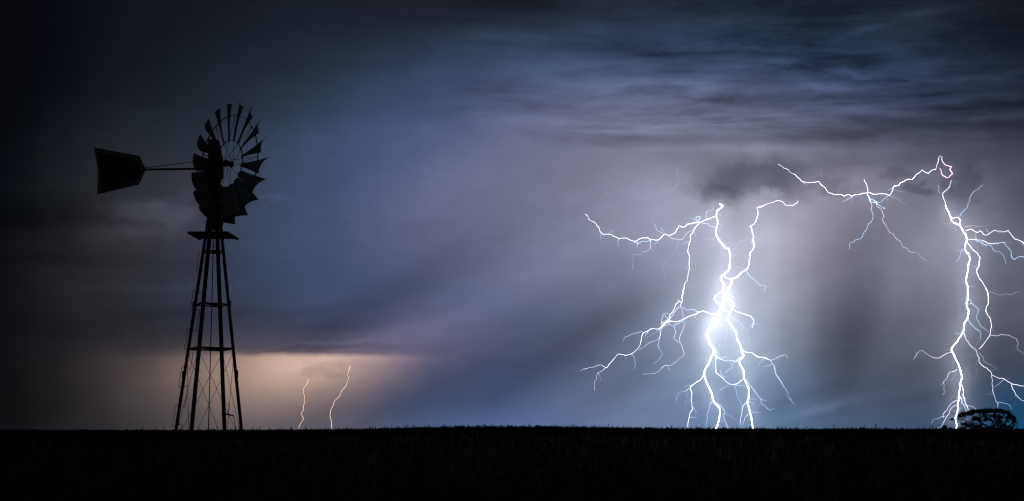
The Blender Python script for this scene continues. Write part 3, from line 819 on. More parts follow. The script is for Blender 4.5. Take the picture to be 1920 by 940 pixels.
# kind, width in photo pixels, picture the points were read from, points, [taper start, end]
BOLTS = [
 ('lightning_bolt', 'brightest twin channelled lightning bolt striking right of centre with many side branches', 3962.0, [
  ('T', 4.2, 9, [(515,105),(525,118),(545,120),(535,135),(515,150),(490,170),(486,200),(490,235),(495,290),(484,335),(484,360),(490,390),(502,415),(520,440),(542,470),(565,495),(592,500),(600,525),(605,560),(606,600),(602,650),(597,690),(575,708),(555,725),(525,755),(530,780),(545,805),(546,840),(542,870),(560,905),(575,935)], .35, 1.5),
  ('W', 2.8, 9, [(905,115),(880,135),(862,138),(840,140),(852,180),(848,210),(840,240),(832,262),(820,280),(785,300),(795,325),(800,345),(803,370),(815,390),(805,420),(812,440),(815,460),(815,480),(812,500),(800,518),(775,545),(785,580),(772,600),(775,620),(770,645),(762,670),(752,685),(740,690),(700,715),(680,738),(660,755),(640,762),(610,770)], .8, 1.2),
  ('T', 3.6, 9, [(610,770),(622,800),(610,830),(585,850),(580,890),(575,935),(574,955)], .8, 1.4),
  ('W', 1.6, 6, [(1305,303),(1300,315),(1275,333),(1250,330),(1225,325),(1212,307),(1190,302),(1175,303),(1160,312),(1130,320),(1115,325),(1095,335),(1070,338)], .8, 1.1),
  ('T', 4.6, 10, [(680,0),(680,25),(690,60),(688,90),(684,120),(680,150),(680,190),(668,212),(650,235),(635,265),(632,300),(635,335),(628,355),(600,372)], .9, 1.2),
  ('T', 8.0, 10, [(628,350),(610,368),(590,378),(570,390),(548,415),(530,450),(512,480),(502,510),(505,535)], .7, .9),
  ('T', 8.0, 10, [(570,350),(585,372),(600,382),(625,372)], .6, .9),
  ('T', 5.6, 10, [(505,535),(520,560),(530,600),(528,618),(545,635),(570,660),(580,690),(572,715),(558,750),(540,780),(528,820),(515,850),(490,880),(482,905),(475,935)], 1.1, .8),
  ('T', 5.0, 10, [(730,0),(725,50),(712,80),(740,120),(755,138),(785,150),(795,190),(785,215),(775,230),(768,255),(755,270),(748,295),(745,320),(742,355),(748,390),(765,405),(780,420),(792,445),(810,470),(822,492),(832,510),(835,545),(835,570),(848,592),(862,610),(872,635),(880,660),(885,700),(895,725),(908,745),(895,765),(878,782),(860,800),(858,818),(870,850),(885,870),(895,890),(908,940)], 1.1, .75),
  ('T', 3.2, 7, [(755,496),(752,510),(757,530),(765,552),(778,575),(788,600),(800,625),(803,645),(808,665),(820,682),(835,695),(846,715),(848,735),(842,760),(840,780),(832,805),(822,828)], 1, .9),
  ('T', 3.0, 7, [(985,501),(985,525),(1000,555),(1008,575),(1015,590),(1017,620),(1015,640),(1010,660),(1008,680),(1015,700),(1020,722),(1026,745),(1030,770),(1036,800),(1040,826)], 1, .85),
  ('W', 2.2, 10, [(668,30),(655,48),(640,60),(620,72),(598,85),(590,100),(583,120),(590,135),(600,150),(620,155),(640,165),(655,178),(668,200)], 1, 1),
  ('W', 2.0, 10, [(672,215),(685,230),(700,245),(718,255),(735,268),(760,262)], 1, 1),
  ('W', 1.6, 9, [(555,745),(570,757),(585,765),(608,770)], 1, 1),
  ('W', 1.7, 9, [(545,870),(530,880),(515,890),(495,903),(478,915),(470,930),(465,940)], 1, 1),
  ('W', 1.9, 10, [(635,268),(620,278),(605,288),(590,290),(565,288),(545,290),(528,280),(510,272),(480,262),(455,255),(435,265),(415,265),(385,285),(350,300),(325,305),(300,315),(275,330),(250,345),(225,355),(200,365),(175,375),(150,375),(120,368),(90,365),(65,380),(40,395),(20,412),(0,430)], 1.1, .9),
  ('W', 1.5, 7, [(501,229),(490,240),(478,243),(455,240),(435,243),(418,255),(400,262),(390,272),(385,290),(383,308),(378,325),(372,345),(365,352),(352,368),(340,378),(325,388),(308,393),(290,398),(268,393),(248,388),(238,398),(228,412),(215,425),(202,440),(190,455),(185,466),(175,468)], 1, .8),
  ('S', 1.5, 7, [(175,468),(160,460),(145,452),(128,455),(110,465),(92,466),(75,470),(55,475),(40,477)], 1, .45),
  ('S', 1.5, 7, [(175,468),(163,480),(150,490),(135,497),(128,500),(122,515),(122,535),(112,545),(108,555),(110,572),(108,590),(110,602)], 1, .4),
  ('B', 1.4, 7, [(398,262),(382,257),(365,263),(345,265),(320,275),(305,285),(290,288),(282,295),(280,312)], 1.1, .5),
  ('B', 1.3, 7, [(332,390),(336,402),(345,410),(344,425),(345,440),(350,455),(343,468),(340,478)], 1, .5),
  ('P', 1.5, 7, [(545,200),(545,218),(528,220),(510,230),(500,245),(497,265),(490,295),(478,305),(455,315),(440,318),(425,325),(410,338),(395,350),(380,357),(365,368)], 1, .7),
  ('B', 1.7, 7, [(495,232),(492,250),(496,275),(488,300),(487,322),(480,340),(488,352),(495,365),(507,388),(500,402),(490,418),(475,432),(455,448)], 1, .6),
  ('B', 1.2, 7, [(500,215),(503,195),(505,180),(512,165),(508,155),(528,148),(545,150),(560,150)], 1, .7),
  ('B', 1.1, 7, [(515,155),(528,170),(545,190)], 1, 1), ('F', 1.6, 7, [(490,245),(470,262),(445,270),(430,288),(410,296)], 1, .6),
  # long left vertical streamer
  ('W', 1.6, 9, [(340,272),(325,288),(300,310),(292,335),(280,350),(262,375),(252,395),(260,410),(258,430),(245,455),(240,480),(236,505),(230,525),(240,545),(250,570),(248,595),(243,615),(246,640),(252,672),(243,690),(238,712),(236,735),(228,760),(230,785),(208,805),(200,825),(202,850),(190,870),(186,900),(182,940)], 1.1, .9),
  ('W', 1.4, 10, [(252,0),(238,25),(245,60),(230,85),(228,110),(232,145),(225,160),(212,150),(195,145),(178,165),(155,185),(150,215),(138,240),(122,265),(108,285),(92,300),(90,325),(85,345),(65,365),(40,385),(20,400),(0,420)], 1, .9),
  ('S', 1.6, 10, [(228,160),(215,180),(210,208),(185,218),(172,230),(155,252),(138,270),(132,295),(115,315),(100,330),(85,345),(60,360),(40,372),(15,380),(0,388)], 1, .8),
  ('P', 1.7, 10, [(212,212),(222,230),(232,250),(232,272),(238,292),(240,325),(235,345),(245,370),(257,400),(248,425),(243,450),(230,480),(212,510),(205,535),(195,560),(203,600),(220,625),(232,655),(235,680),(250,712),(250,735),(235,762),(215,770),(188,785),(175,805),(155,820),(130,835),(110,857),(80,855),(50,850),(25,865),(0,885)], 1, .8),
  ('P', 1.5, 7, [(553,485),(540,458),(525,455),(505,470),(490,488),(470,500),(450,503),(420,507),(392,508)], .8, .5),
  ('B', 1.9, 10, [(228,208),(245,222),(262,238),(295,248),(310,238),(345,235),(365,243),(385,255),(410,268)], 1, .8),
  ('B', 2.0, 10, [(235,370),(215,382),(195,390),(175,395),(155,405),(143,420),(148,445),(152,465),(163,485),(152,505),(148,525),(138,555),(155,572),(170,582),(182,605)], 1, .6),
  ('B', 1.4, 10, [(190,150),(178,130),(195,125)], 1, .6),
  # lower left limb and its roots
  ('W', 1.9, 7, [(750,505),(745,520),(735,535),(720,548),(700,560),(685,572),(675,578),(672,590),(680,610),(680,630),(676,655),(682,680),(680,695),(687,705),(680,722),(668,745),(662,770),(657,795),(656,818)], 1, .65),
  ('B', 1.7, 7, [(668,590),(655,595),(640,608),(620,610),(605,618),(594,632),(590,645),(595,665)], 1, .6),
  ('B', 1.2, 7, [(680,570),(660,575),(640,580),(628,584)], 1, .4),
  ('B', 1.3, 7, [(685,703),(695,710),(705,722),(706,738)], 1, .5), ('F', 1.4, 7, [(655,595),(650,620),(652,650),(646,690)], 1, .5),
  ('B', 1.6, 7, [(800,660),(790,680),(785,700),(778,725),(768,748),(770,775),(766,795),(766,818)], 1, .6),
  ('S', 1.6, 7, [(820,678),(838,685),(850,692),(860,708),(872,718),(876,735),(865,748),(868,768),(875,780),(882,800),(896,822)], 1, .6),
  ('B', 1.4, 7, [(850,735),(875,740),(890,748),(905,748),(922,760),(938,775)], 1, .5),
  ('W', 1.8, 10, [(590,675),(602,700),(590,735),(598,750),(605,765),(598,790),(595,815),(602,850),(600,875),(604,905),(598,940)], 1, .9),
  ('W', 1.5, 7, [(820,483),(822,495),(835,508),(848,518),(862,530),(872,540),(880,550),(895,560),(910,567),(930,568),(948,562),(965,548),(978,540),(985,530)], 1, .9),
  ('B', 1.4, 7, [(905,565),(893,570),(880,582),(862,588),(850,598),(842,606)], 1, .6),
  ('B', 1.3, 7, [(928,570),(935,590),(945,610),(945,635),(955,655),(968,672),(978,692)], 1, .5), ('B', 1.2, 7, [(940,570),(965,575),(985,574),(1002,588)], 1, .5),
  ('B', 1.3, 7, [(850,484),(848,498),(860,512),(866,528),(870,542)], 1, .7), ('B', 1.1, 7, [(862,515),(875,525),(890,518)], 1, .6),
  ('S', 2.0, 10, [(602,745),(620,758),(640,780),(665,790),(690,797),(715,808),(735,796),(755,795),(775,800),(790,798),(805,808),(825,810),(840,798),(845,778),(862,770),(885,762),(908,750)], 1, 1),
  ('S', 1.5, 10, [(610,762),(628,768),(648,775),(665,768),(682,770),(695,757),(712,757),(718,775)], 1, .7),
  ('B', 1.8, 10, [(800,812),(788,835),(783,860),(778,885),(760,895),(738,900),(725,918),(708,928),(695,942)], 1, .6), ('B', 1.4, 10, [(755,800),(762,825),(765,850)], 1, .5),
  # right strand roots
  ('B', 2.0, 7, [(1005,540),(1015,560),(1030,580),(1045,600),(1055,612),(1070,635),(1085,652),(1088,675),(1105,690),(1120,705),(1140,720),(1150,712),(1168,710)], 1, .5),
  ('B', 1.2, 7, [(1085,655),(1105,660),(1122,662)], 1, .5), ('F', 1.5, 7, [(1085,680),(1070,700),(1060,715),(1042,722)], 1, .5),
  ('S', 1.5, 7, [(1006,677),(990,683),(978,700),(975,722),(972,745),(965,768),(967,785),(962,804)], 1, .6),
  ('B', 1.5, 7, [(1024,738),(1008,745),(993,758),(990,780),(980,798),(975,806)], 1, .6), ('B', 1.3, 7, [(1030,732),(1048,728),(1062,735),(1085,733)], 1, .5),
  ('W', 1.8, 7, [(975,362),(985,372),(1000,378),(1020,380),(1040,385),(1052,395),(1065,405),(1088,408),(1110,410),(1128,420),(1145,425)], 1.1, .9),
  ('S', 1.8, 7, [(1145,425),(1160,422),(1175,415),(1188,405),(1200,400),(1215,398),(1225,392),(1238,400),(1245,415)], 1, .5),
  ('S', 1.7, 7, [(1145,425),(1152,445),(1165,460),(1170,485),(1175,510),(1190,530),(1205,548),(1213,570),(1225,585),(1238,605),(1246,620),(1244,640),(1255,650),(1268,652)], 1, .5),
  ('W', 1.8, 10, [(800,240),(812,245),(815,262),(832,262),(850,265),(868,275),(895,285),(920,290),(945,300),(970,305),(990,315),(1000,335),(1022,358),(1015,385),(1010,410),(1003,440)], .9, .6),
  ('F', 2.0, 10, [(775,310),(795,335),(815,355),(840,365),(862,372),(880,400),(895,425),(925,445),(950,465),(965,478),(962,520),(962,555),(968,580),(968,605)], 1, .6),
  ('F', 1.3, 10, [(640,405),(668,418),(692,435),(712,460),(724,480),(718,510),(722,530),(708,550),(700,575),(712,600)], 1, .5),
  ('B', 1.5, 6, [(1000,713),(1008,728),(1020,745),(1035,758),(1050,768),(1065,785),(1080,798),(1100,800),(1120,808),(1110,820),(1105,838)], 1, .5),
  ('F', 1.4, 6, [(1000,532),(980,535),(962,545),(948,560),(935,580)], 1, .5),
  # upper left crawler
  ('W', 2.2, 6, [(824,395),(808,398),(795,402),(778,410),(760,415),(745,424),(725,428),(705,432)], 1, 1),
  ('W', 1.7, 6, [(705,432),(690,433),(672,437),(655,440),(645,452),(630,460),(618,455),(605,448),(598,465),(585,488),(570,498),(548,510),(535,500),(515,502),(503,515),(485,532),(468,535),(450,528),(438,535),(420,520),(400,520),(385,522),(368,530),(350,540),(330,538),(310,530),(295,522),(282,522),(268,522),(255,528),(240,518),(222,512),(208,502),(185,500),(160,502),(148,490),(138,478),(135,460),(122,448),(110,430),(90,422),(74,412),(68,392),(52,380)], 1.15, .55),
  ('B', 1.5, 6, [(345,545),(362,556),(380,545),(398,540),(415,545),(435,532),(450,530)], 1, 1),
  ('B', 1.5, 6, [(515,503),(505,490),(490,485),(475,478),(470,460),(462,445),(448,430)], 1, .5), ('B', 1.3, 6, [(518,500),(515,480),(502,470),(495,458)], 1, .5),
  ('P', 1.4, 6, [(440,535),(436,555),(440,575),(430,592),(412,600),(392,603),(380,622),(365,618),(340,620),(333,640),(337,665),(335,705)], 1, .4),
  ('F', 1.3, 6, [(142,485),(146,510),(150,548)], 1, .4), ('F', 1.2, 6, [(438,580),(450,595),(455,612)], 1, .5),
  ('P', 1.4, 6, [(535,508),(555,518),(575,527),(600,530),(625,532),(637,515),(645,498),(665,485),(690,470),(705,455)], 1, .8),
  ('F', 1.2, 6, [(605,538),(590,575),(578,605),(550,635),(525,665),(508,692),(518,725),(530,760),(520,785),(500,805)], 1, .4),
  ('B', 1.8, 6, [(722,430),(712,420),(703,408),(710,396),(732,400),(722,415),(716,428)], 1, 1), ('B', 1.3, 6, [(718,428),(700,425),(685,410),(665,400)], 1, .4),
  ('P', 1.4, 6, [(768,405),(763,385),(765,365),(785,360),(800,362),(812,345),(808,330)], 1, .5),
  ('B', 1.3, 6, [(735,432),(755,438),(772,435),(785,450),(805,455),(820,465)], 1, .8), ('F', 1.6, 6, [(820,512),(805,530),(790,535),(772,522),(748,525)], 1, .5),
 ]),
 ('lightning_bolt', 'second bright lightning bolt near the right edge coming down beside the wide tree', 3962.0, [
  ('W', 2.0, 8, [(1118,222),(1108,240),(1105,258),(1092,272),(1075,288),(1062,300),(1063,318),(1070,338),(1078,365)], .5, 1.0),
  ('T', 2.8, 8, [(1078,365),(1082,385),(1092,405),(1100,425),(1110,442),(1113,462),(1125,478),(1145,488),(1162,492)], .8, 1.2),
  ('T', 4.6, 8, [(1162,490),(1172,505),(1185,528),(1198,545),(1205,562),(1210,582),(1204,600),(1198,618),(1198,645)], .8, 1.1),
  ('T', 3.6, 8, [(1198,640),(1208,660),(1222,675),(1230,695),(1222,718),(1216,745),(1215,772),(1208,795),(1202,828),(1208,850),(1213,872),(1215,905),(1213,925),(1215,945)], 1, .85),
  ('T', 3.0, 1, [(547,0),(545,30),(548,55),(542,80),(540,102),(552,130),(550,152),(546,178),(532,198),(525,222),(520,258),(508,280),(492,302),(478,322),(460,345),(450,365),(458,380),(470,402),(475,420),(488,440),(496,458),(500,475),(505,500),(512,520),(508,545),(500,568),(500,600),(496,632),(500,648),(492,668),(488,690),(493,712),(482,735),(474,760),(478,785),(484,805),(482,832)], 1.05, .95),
  ('W', 2.2, 8, [(1113,450),(1130,452),(1145,446),(1160,450),(1170,465),(1165,478),(1168,492)], 1, 1),
  ('B', 1.5, 8, [(1165,442),(1172,425),(1188,408),(1205,395),(1215,380),(1215,362),(1228,348),(1228,325),(1240,302),(1255,285),(1275,280),(1285,262),(1308,250)], 1, .45),
  ('W', 1.9, 8, [(1202,528),(1222,520),(1242,520),(1262,535),(1275,540),(1288,528),(1300,535),(1310,552),(1325,555),(1345,545),(1360,535),(1375,525),(1392,530),(1410,530),(1432,535),(1460,526),(1475,545),(1485,562),(1500,580),(1522,585),(1540,592),(1558,612),(1580,630)], 1, .8),
  ('F', 1.7, 8, [(1195,505),(1225,500),(1260,500),(1290,502),(1320,500),(1345,492),(1370,492),(1392,484),(1405,500)], 1, .4),
  ('S', 2.0, 8, [(1212,580),(1238,580),(1260,578),(1285,585),(1310,590),(1330,600),(1352,605),(1375,605),(1400,605),(1420,600),(1440,600)], 1.1, .8), ('F', 1.6, 8, [(1440,600),(1460,595),(1485,600)], 1, .4),
  ('B', 1.9, 8, [(1432,600),(1445,615),(1462,635),(1478,650),(1478,672),(1485,695),(1498,703),(1512,692),(1530,685),(1562,688)], 1, .9),
  ('B', 1.8, 8, [(1258,582),(1280,595),(1302,600),(1322,615),(1345,615),(1358,622),(1368,642),(1382,655),(1402,655),(1422,665),(1432,680),(1438,700),(1443,728)], 1, .5),
  ('B', 1.4, 8, [(1266,535),(1262,555),(1262,580)], 1, 1), ('B', 1.3, 8, [(1340,545),(1335,530),(1325,515)], 1, .5), ('B', 1.4, 8, [(1322,610),(1328,622)], 1, 1),
  ('W', 1.9, 8, [(1210,602),(1225,618),(1240,640),(1255,650),(1272,662),(1290,690),(1282,715),(1283,740),(1270,760),(1272,790),(1280,812),(1298,832),(1310,852),(1322,872),(1332,895),(1337,918),(1342,942)], 1.2, .8),
  ('W', 1.6, 1, [(655,0),(660,18),(668,38),(666,70),(668,95),(655,118),(652,135),(660,148),(662,160),(675,172),(682,190),(685,215),(680,245),(678,272),(668,292),(655,308),(645,325),(628,345),(612,358)], 1, .8),
  ('B', 1.5, 8, [(1190,638),(1180,648),(1170,662),(1168,680),(1162,695),(1150,712),(1142,715)], 1, .6), ('F', 1.4, 8, [(1182,642),(1160,648),(1130,652)], 1, .4),
  ('F', 1.6, 1, [(675,20),(700,30),(725,42),(750,42),(770,35),(800,40),(825,28),(852,18)], 1, .4),
  ('S', 2.0, 1, [(520,262),(530,280),(535,298),(550,315),(562,338),(580,350),(595,362),(600,380),(605,398),(615,412),(613,432),(625,450),(640,462),(660,470),(675,487),(688,510)], .9, 1),
  ('S', 2.0, 1, [(688,512),(705,520),(722,528),(748,530),(768,540),(785,552),(805,563),(822,568),(840,570),(858,576),(880,574)], 1, .8),
  ('S', 1.5, 1, [(805,563),(808,585),(820,605),(828,625),(842,642),(862,660),(885,665)], 1, .7),
  ('S', 1.5, 1, [(684,512),(690,535),(688,560),(696,585),(695,612),(703,635),(708,655),(725,680),(722,702)], 1, .7), ('B', 1.3, 1, [(720,672),(740,672),(762,678),(780,682),(798,692),(803,718)], .8, .4),
  ('P', 1.5, 1, [(678,278),(700,280),(722,282),(745,272),(768,278),(792,280),(810,290),(832,298),(838,315),(845,328),(835,345),(838,360),(855,372),(875,390)], 1, .7),
  ('B', 1.8, 1, [(548,98),(560,92),(572,92),(585,105),(600,115),(610,128),(605,148),(598,165),(600,185),(612,205),(620,222),(642,238),(658,250),(672,262)], 1, .5), ('B', 1.4, 1, [(552,68),(562,70),(568,82),(566,95)], 1, .8), ('B', 1.2, 1, [(548,92),(532,90),(525,98)], 1, .5),
  ('B', 1.7, 1, [(550,182),(558,202),(572,218),(590,238),(608,248),(624,262),(622,280),(622,300)], 1, .7), ('F', 1.5, 1, [(622,300),(608,322),(592,342)], 1, .5),
  ('S', 1.7, 1, [(446,380),(430,382),(412,390),(395,402),(380,412),(362,412),(345,410),(328,402),(315,395),(298,382),(280,368),(262,372),(248,385),(242,402),(228,420)], 1, .5),
  ('S', 1.5, 1, [(487,476),(465,490),(440,495),(430,512),(425,532),(412,545),(402,552),(408,572),(405,592),(415,610),(400,628)], 1, .5), ('F', 1.5, 1, [(478,490),(470,520),(445,540),(425,552),(412,575)], 1, .4),
  ('F', 1.6, 1, [(612,375),(625,395),(640,412),(642,432),(665,445),(692,460),(710,475)], 1, .4), ('V', 1.5, 1, [(600,430),(598,455),(595,475),(602,492),(590,512)], 1, .4), ('V', 1.4, 1, [(602,392),(570,398),(545,402),(528,415),(515,440)], 1, .4),
  ('W', 1.9, 1, [(508,568),(518,590),(522,615),(518,632),(530,650),(530,670),(540,690),(548,708),(550,728)], 1, .8), ('S', 1.6, 1, [(502,640),(512,660),(518,680),(530,700),(540,725)], 1, .8),
  ('S', 1.5, 1, [(540,690),(558,694),(575,698),(592,714)], 1, .6),
  ('S', 1.7, 1, [(490,660),(472,665),(455,675),(440,692),(425,718),(412,728),(402,742),(402,765)], 1, .7), ('B', 1.6, 1, [(412,756),(392,755),(380,765),(362,770),(345,772),(335,795)], 1, .5),
  ('S', 1.8, 1, [(490,680),(470,692),(452,705),(440,722),(435,742),(418,765),(408,785),(400,805),(388,815),(368,826)], 1, .6),
  ('B', 1.3, 1, [(492,660),(485,645),(492,632)], 1, 1), ('V', 1.3, 1, [(778,535),(800,525),(812,508)], 1, .4), ('V', 1.3, 1, [(615,125),(640,132),(665,145),(692,147)], 1, .4),
  ('V', 1.4, 1, [(832,355),(828,375),(825,400)], 1, .4), ('B', 1.4, 8, [(1035,250),(1040,268),(1036,282),(1045,300)], .7, .7),
 ]),
 ('lightning_bolt', 'long lightning crawler running sideways below the cloud with a pink looped end', 3962.0, [
  ('W', 1.7, 8, [(60,122),(78,132),(95,147),(108,150),(125,158),(130,170),(148,180),(165,186),(182,205),(195,215),(210,230),(230,233),(252,237),(275,234),(300,230),(312,232),(322,248),(338,260),(352,275),(368,298),(385,300),(400,308),(422,308),(442,308),(462,318),(480,310),(492,308),(508,318),(528,310),(550,308),(575,300),(605,298)], .7, 1.1),
  ('W', 1.7, 8, [(605,298),(628,300),(650,306),(672,304),(692,304),(712,304),(728,310),(738,313),(748,302),(755,288),(760,268),(768,256),(785,254),(798,250),(802,238),(818,232),(840,218),(858,214),(875,218),(888,205),(898,190),(918,178),(928,168),(937,158),(950,170),(975,180),(990,165),(1000,158),(1020,154)], 1.1, 1),
  ('S', 1.9, 8, [(1020,154),(1025,128),(1035,105),(1035,88),(1045,72),(1062,82)], 1, 1),
  ('K', 2.0, 8, [(1058,82),(1060,105),(1070,120),(1080,130),(1098,134),(1117,140),(1105,158),(1122,183),(1110,190),(1100,202),(1086,208),(1075,197),(1062,194),(1054,178),(1052,160),(1044,148)], 1, .6),
  ('K', 1.4, 8, [(1033,112),(1036,98),(1040,84)], 1, 1),
  ('W', 1.7, 8, [(583,218),(592,235),(602,252),(607,275),(605,298),(612,320),(616,338),(626,355)], .9, 1.1), ('F', 1.5, 8, [(584,220),(590,205),(596,195)], 1, .4),
  ('B', 1.6, 8, [(628,355),(632,372),(625,395),(634,418),(638,440),(634,462),(625,478),(607,492),(602,512),(592,530),(578,548),(565,575),(548,582),(530,584),(520,598),(502,600),(494,615),(496,640)], 1, .5),
  ('P', 2.0, 8, [(655,358),(662,378),(680,390),(694,405),(698,425),(706,440),(696,455),(700,472),(715,492),(725,515),(740,538),(762,548),(772,568),(798,588),(812,608),(822,628),(848,635),(855,655),(880,662),(905,655),(918,672),(925,690),(942,695),(960,712)], 1, .4),
  ('B', 1.9, 8, [(622,340),(640,335),(648,348),(660,355),(645,358),(630,352),(640,345),(662,350)], 1, 1), ('B', 1.6, 8, [(660,358),(675,372),(690,382),(708,392)], 1, 1), ('B', 2.6, 8, [(704,388),(711,394)], 1, 1), ('S', 2.6, 8, [(648,352),(662,357)], 1, 1),
  ('B', 1.3, 8, [(655,352),(675,356),(692,352),(702,338),(712,328),(730,318),(738,314)], 1, .8), ('F', 1.5, 8, [(740,318),(758,328),(785,330),(800,345),(820,360),(840,362)], 1, .4),
  ('V', 1.3, 8, [(325,150),(318,172),(326,195),(322,212)], 1, .6),
 ]),
 ('lightning_bolt', 'barely visible thin lightning arc left of the dark cloud scrap', 3900.0, [
  ('V', 1.3, 6, [(592,112),(596,135),(600,155),(603,190),(592,220),(570,240),(520,240),(490,255),(465,262),(435,280),(410,295),(385,298),(360,298)], 1, .6),
  ('V', 1.2, 6, [(355,290),(350,265),(338,245),(310,235),(275,238),(245,240)], .8, .5), ('V', 1.3, 6, [(215,255),(195,255),(178,260),(150,283),(138,305),(125,330),(110,345),(100,362)], 1, .5), ('F', 2.6, 6, [(588,112),(596,114)], 1, 1),
 ]),
 ('lightning_bolt', 'small amber lightning streak nearer the windmill, low on the horizon', 3960.0, [
  ('O', 1.9, 5, [(335,390),(328,412),(322,428),(312,442),(298,460),(292,475),(294,500),(300,512),(303,535),(300,560),(302,580),(296,600),(295,630),(290,645),(275,665),(285,685),(293,700),(294,712),(282,730),(270,748),(262,765),(258,788)], .9, .85),
 ]),
 ('lightning_bolt', 'small amber lightning streak farther right, with a bright detached top', 3960.0, [
  ('O', 2.6, 5, [(668,282),(663,305),(655,332)], 1, 1), ('O', 1.0, 5, [(655,332),(650,360),(655,385),(648,410),(640,425)], 1, .8),
  ('O', 1.9, 5, [(642,425),(638,442),(622,460),(605,475),(595,495),(588,520),(572,538),(555,552),(540,570),(535,590),(520,618),(512,640),(506,670),(508,700),(518,722),(520,745),(520,765),(522,788)], .7, .9),
 ]),
]



WID = {'T': 0.36, 'W': 0.44, 'S': 0.46, 'P': 0.75, 'B': 0.7, 'F': 0.95, 'V': 1.0, 'O': 0.62, 'K': 0.5}


def build_bolts():
    rnd = random.Random(11)
    M = {
        'T': em_mat('lightning_core', (0.90, 0.90, 1.0), 13.0, 'FRONT_BACK'),
        'W': em_mat('lightning_white', (0.90, 0.86, 1.0), 1.4, 'FRONT_BACK'),
        'S': em_mat('lightning_side', (0.90, 0.84, 1.0), 0.75, 'FRONT_BACK'),
        'P': em_mat('lightning_pale', (0.86, 0.76, 0.92), 0.30, 'NONE'),
        'B': em_mat('lightning_blue', (0.42, 0.68, 1.0), 0.42, 'NONE'),
        'F': em_mat('lightning_faint', (0.42, 0.50, 0.66), 0.16, 'NONE'),
        'V': em_mat('lightning_thin', (0.40, 0.40, 0.50), 0.09, 'NONE'),
        'O': em_mat('lightning_amber', (1.0, 0.64, 0.44), 0.42, 'FRONT_BACK'),
        'K': em_mat('lightning_pink', (1.0, 0.66, 0.85), 1.2, 'NONE'),
    }
    for (name, label, dist, items) in BOLTS:
        root = None
        for it in items:
            kind, w, zc, pts = it[0], it[1], it[2], it[3]
            x0, y0, sc = ZM[zc]
            P = [(x0 + x / sc, y0 + y / sc) for x, y in pts]
            # break long segments up and roughen them as a real channel
            Q = [P[0]]
            for a, b in zip(P, P[1:]):
                L = math.hypot(b[0] - a[0], b[1] - a[1]); n = max(1, int(round(L / 4.2)))
                nx, ny = (-(b[1] - a[1]) / (L + 1e-6), (b[0] - a[0]) / (L + 1e-6))
                bow = rnd.uniform(-0.05, 0.05) * L
                for i in range(1, n + 1):
                    f_ = i / n; j = (rnd.uniform(-0.85, 0.85) if i < n else 0.0) + bow * 4 * f_ * (1 - f_)
                    Q.append((a[0] + (b[0] - a[0]) * f_ + nx * j, a[1] + (b[1] - a[1]) * f_ + ny * j))
            m_px = dist / FPX
            dep = dist; pts3 = []; rad = []
            nQ = len(Q)
            for i, (x, y) in enumerate(Q):
                dep += rnd.uniform(-1, 1) * 1.0 * m_px
                dep += (dist - dep) * 0.05
                pts3.append(at_dist(x, y, dep))
                tap = 1.0
                if kind not in ('T',):
                    f_ = i / max(1, nQ - 1)
                    tap = 1.0 - 0.55 * f_ if len(it) < 5 else it[4] + (it[5] - it[4]) * f_
                elif len(it) >= 6:
                    f_ = i / max(1, nQ - 1); tap = it[4] + (it[5] - it[4]) * f_
                rad.append(max(0.12, w * WID[kind] * 0.5 * m_px * tap * rnd.uniform(0.82, 1.15)))
            if root is None:
                root = empty(name, pts3[-1] if pts3[-1].z < pts3[0].z else pts3[0])
                tag(root, label, 'lightning')
            base = root.location
            pts3 = [p - base for p in pts3]
            # hair-fine side twigs off the stronger channels
            if kind in ('W', 'T', 'S') and nQ > 8:
                for _ in range(max(1, int(nQ * (0.10 if kind == 'S' else 0.14)))):
                    i0 = rnd.randrange(2, nQ - 1)
                    sx_ = rnd.choice((-1, 1)); ang = rnd.uniform(15, 65)
                    x, y = Q[i0]; tw = [pts3[i0]]
                    L_ = rnd.uniform(2.0, 4.2)
                    for q in range(rnd.randrange(3, 8)):
                        ang += rnd.uniform(-28, 28)
                        x += sx_ * L_ * math.sin(R(ang)) ; y += L_ * math.cos(R(ang)) * rnd.uniform(.5, 1)
                        if y > 800: break
                        tw.append(at_dist(x, y, dist + rnd.uniform(-3, 3)) - base)
                    if len(tw) > 2:
                        MB().tube(tw, [w_ * m_px for w_ in np.linspace(0.55, 0.22, len(tw))], 4).build('branch', M['B' if rnd.random() < .45 else 'F'], root)
            MB().tube(pts3, rad, 5).build('channel' if kind in ('T', 'W') and w >= 2.4 else 'branch', M[kind], root)


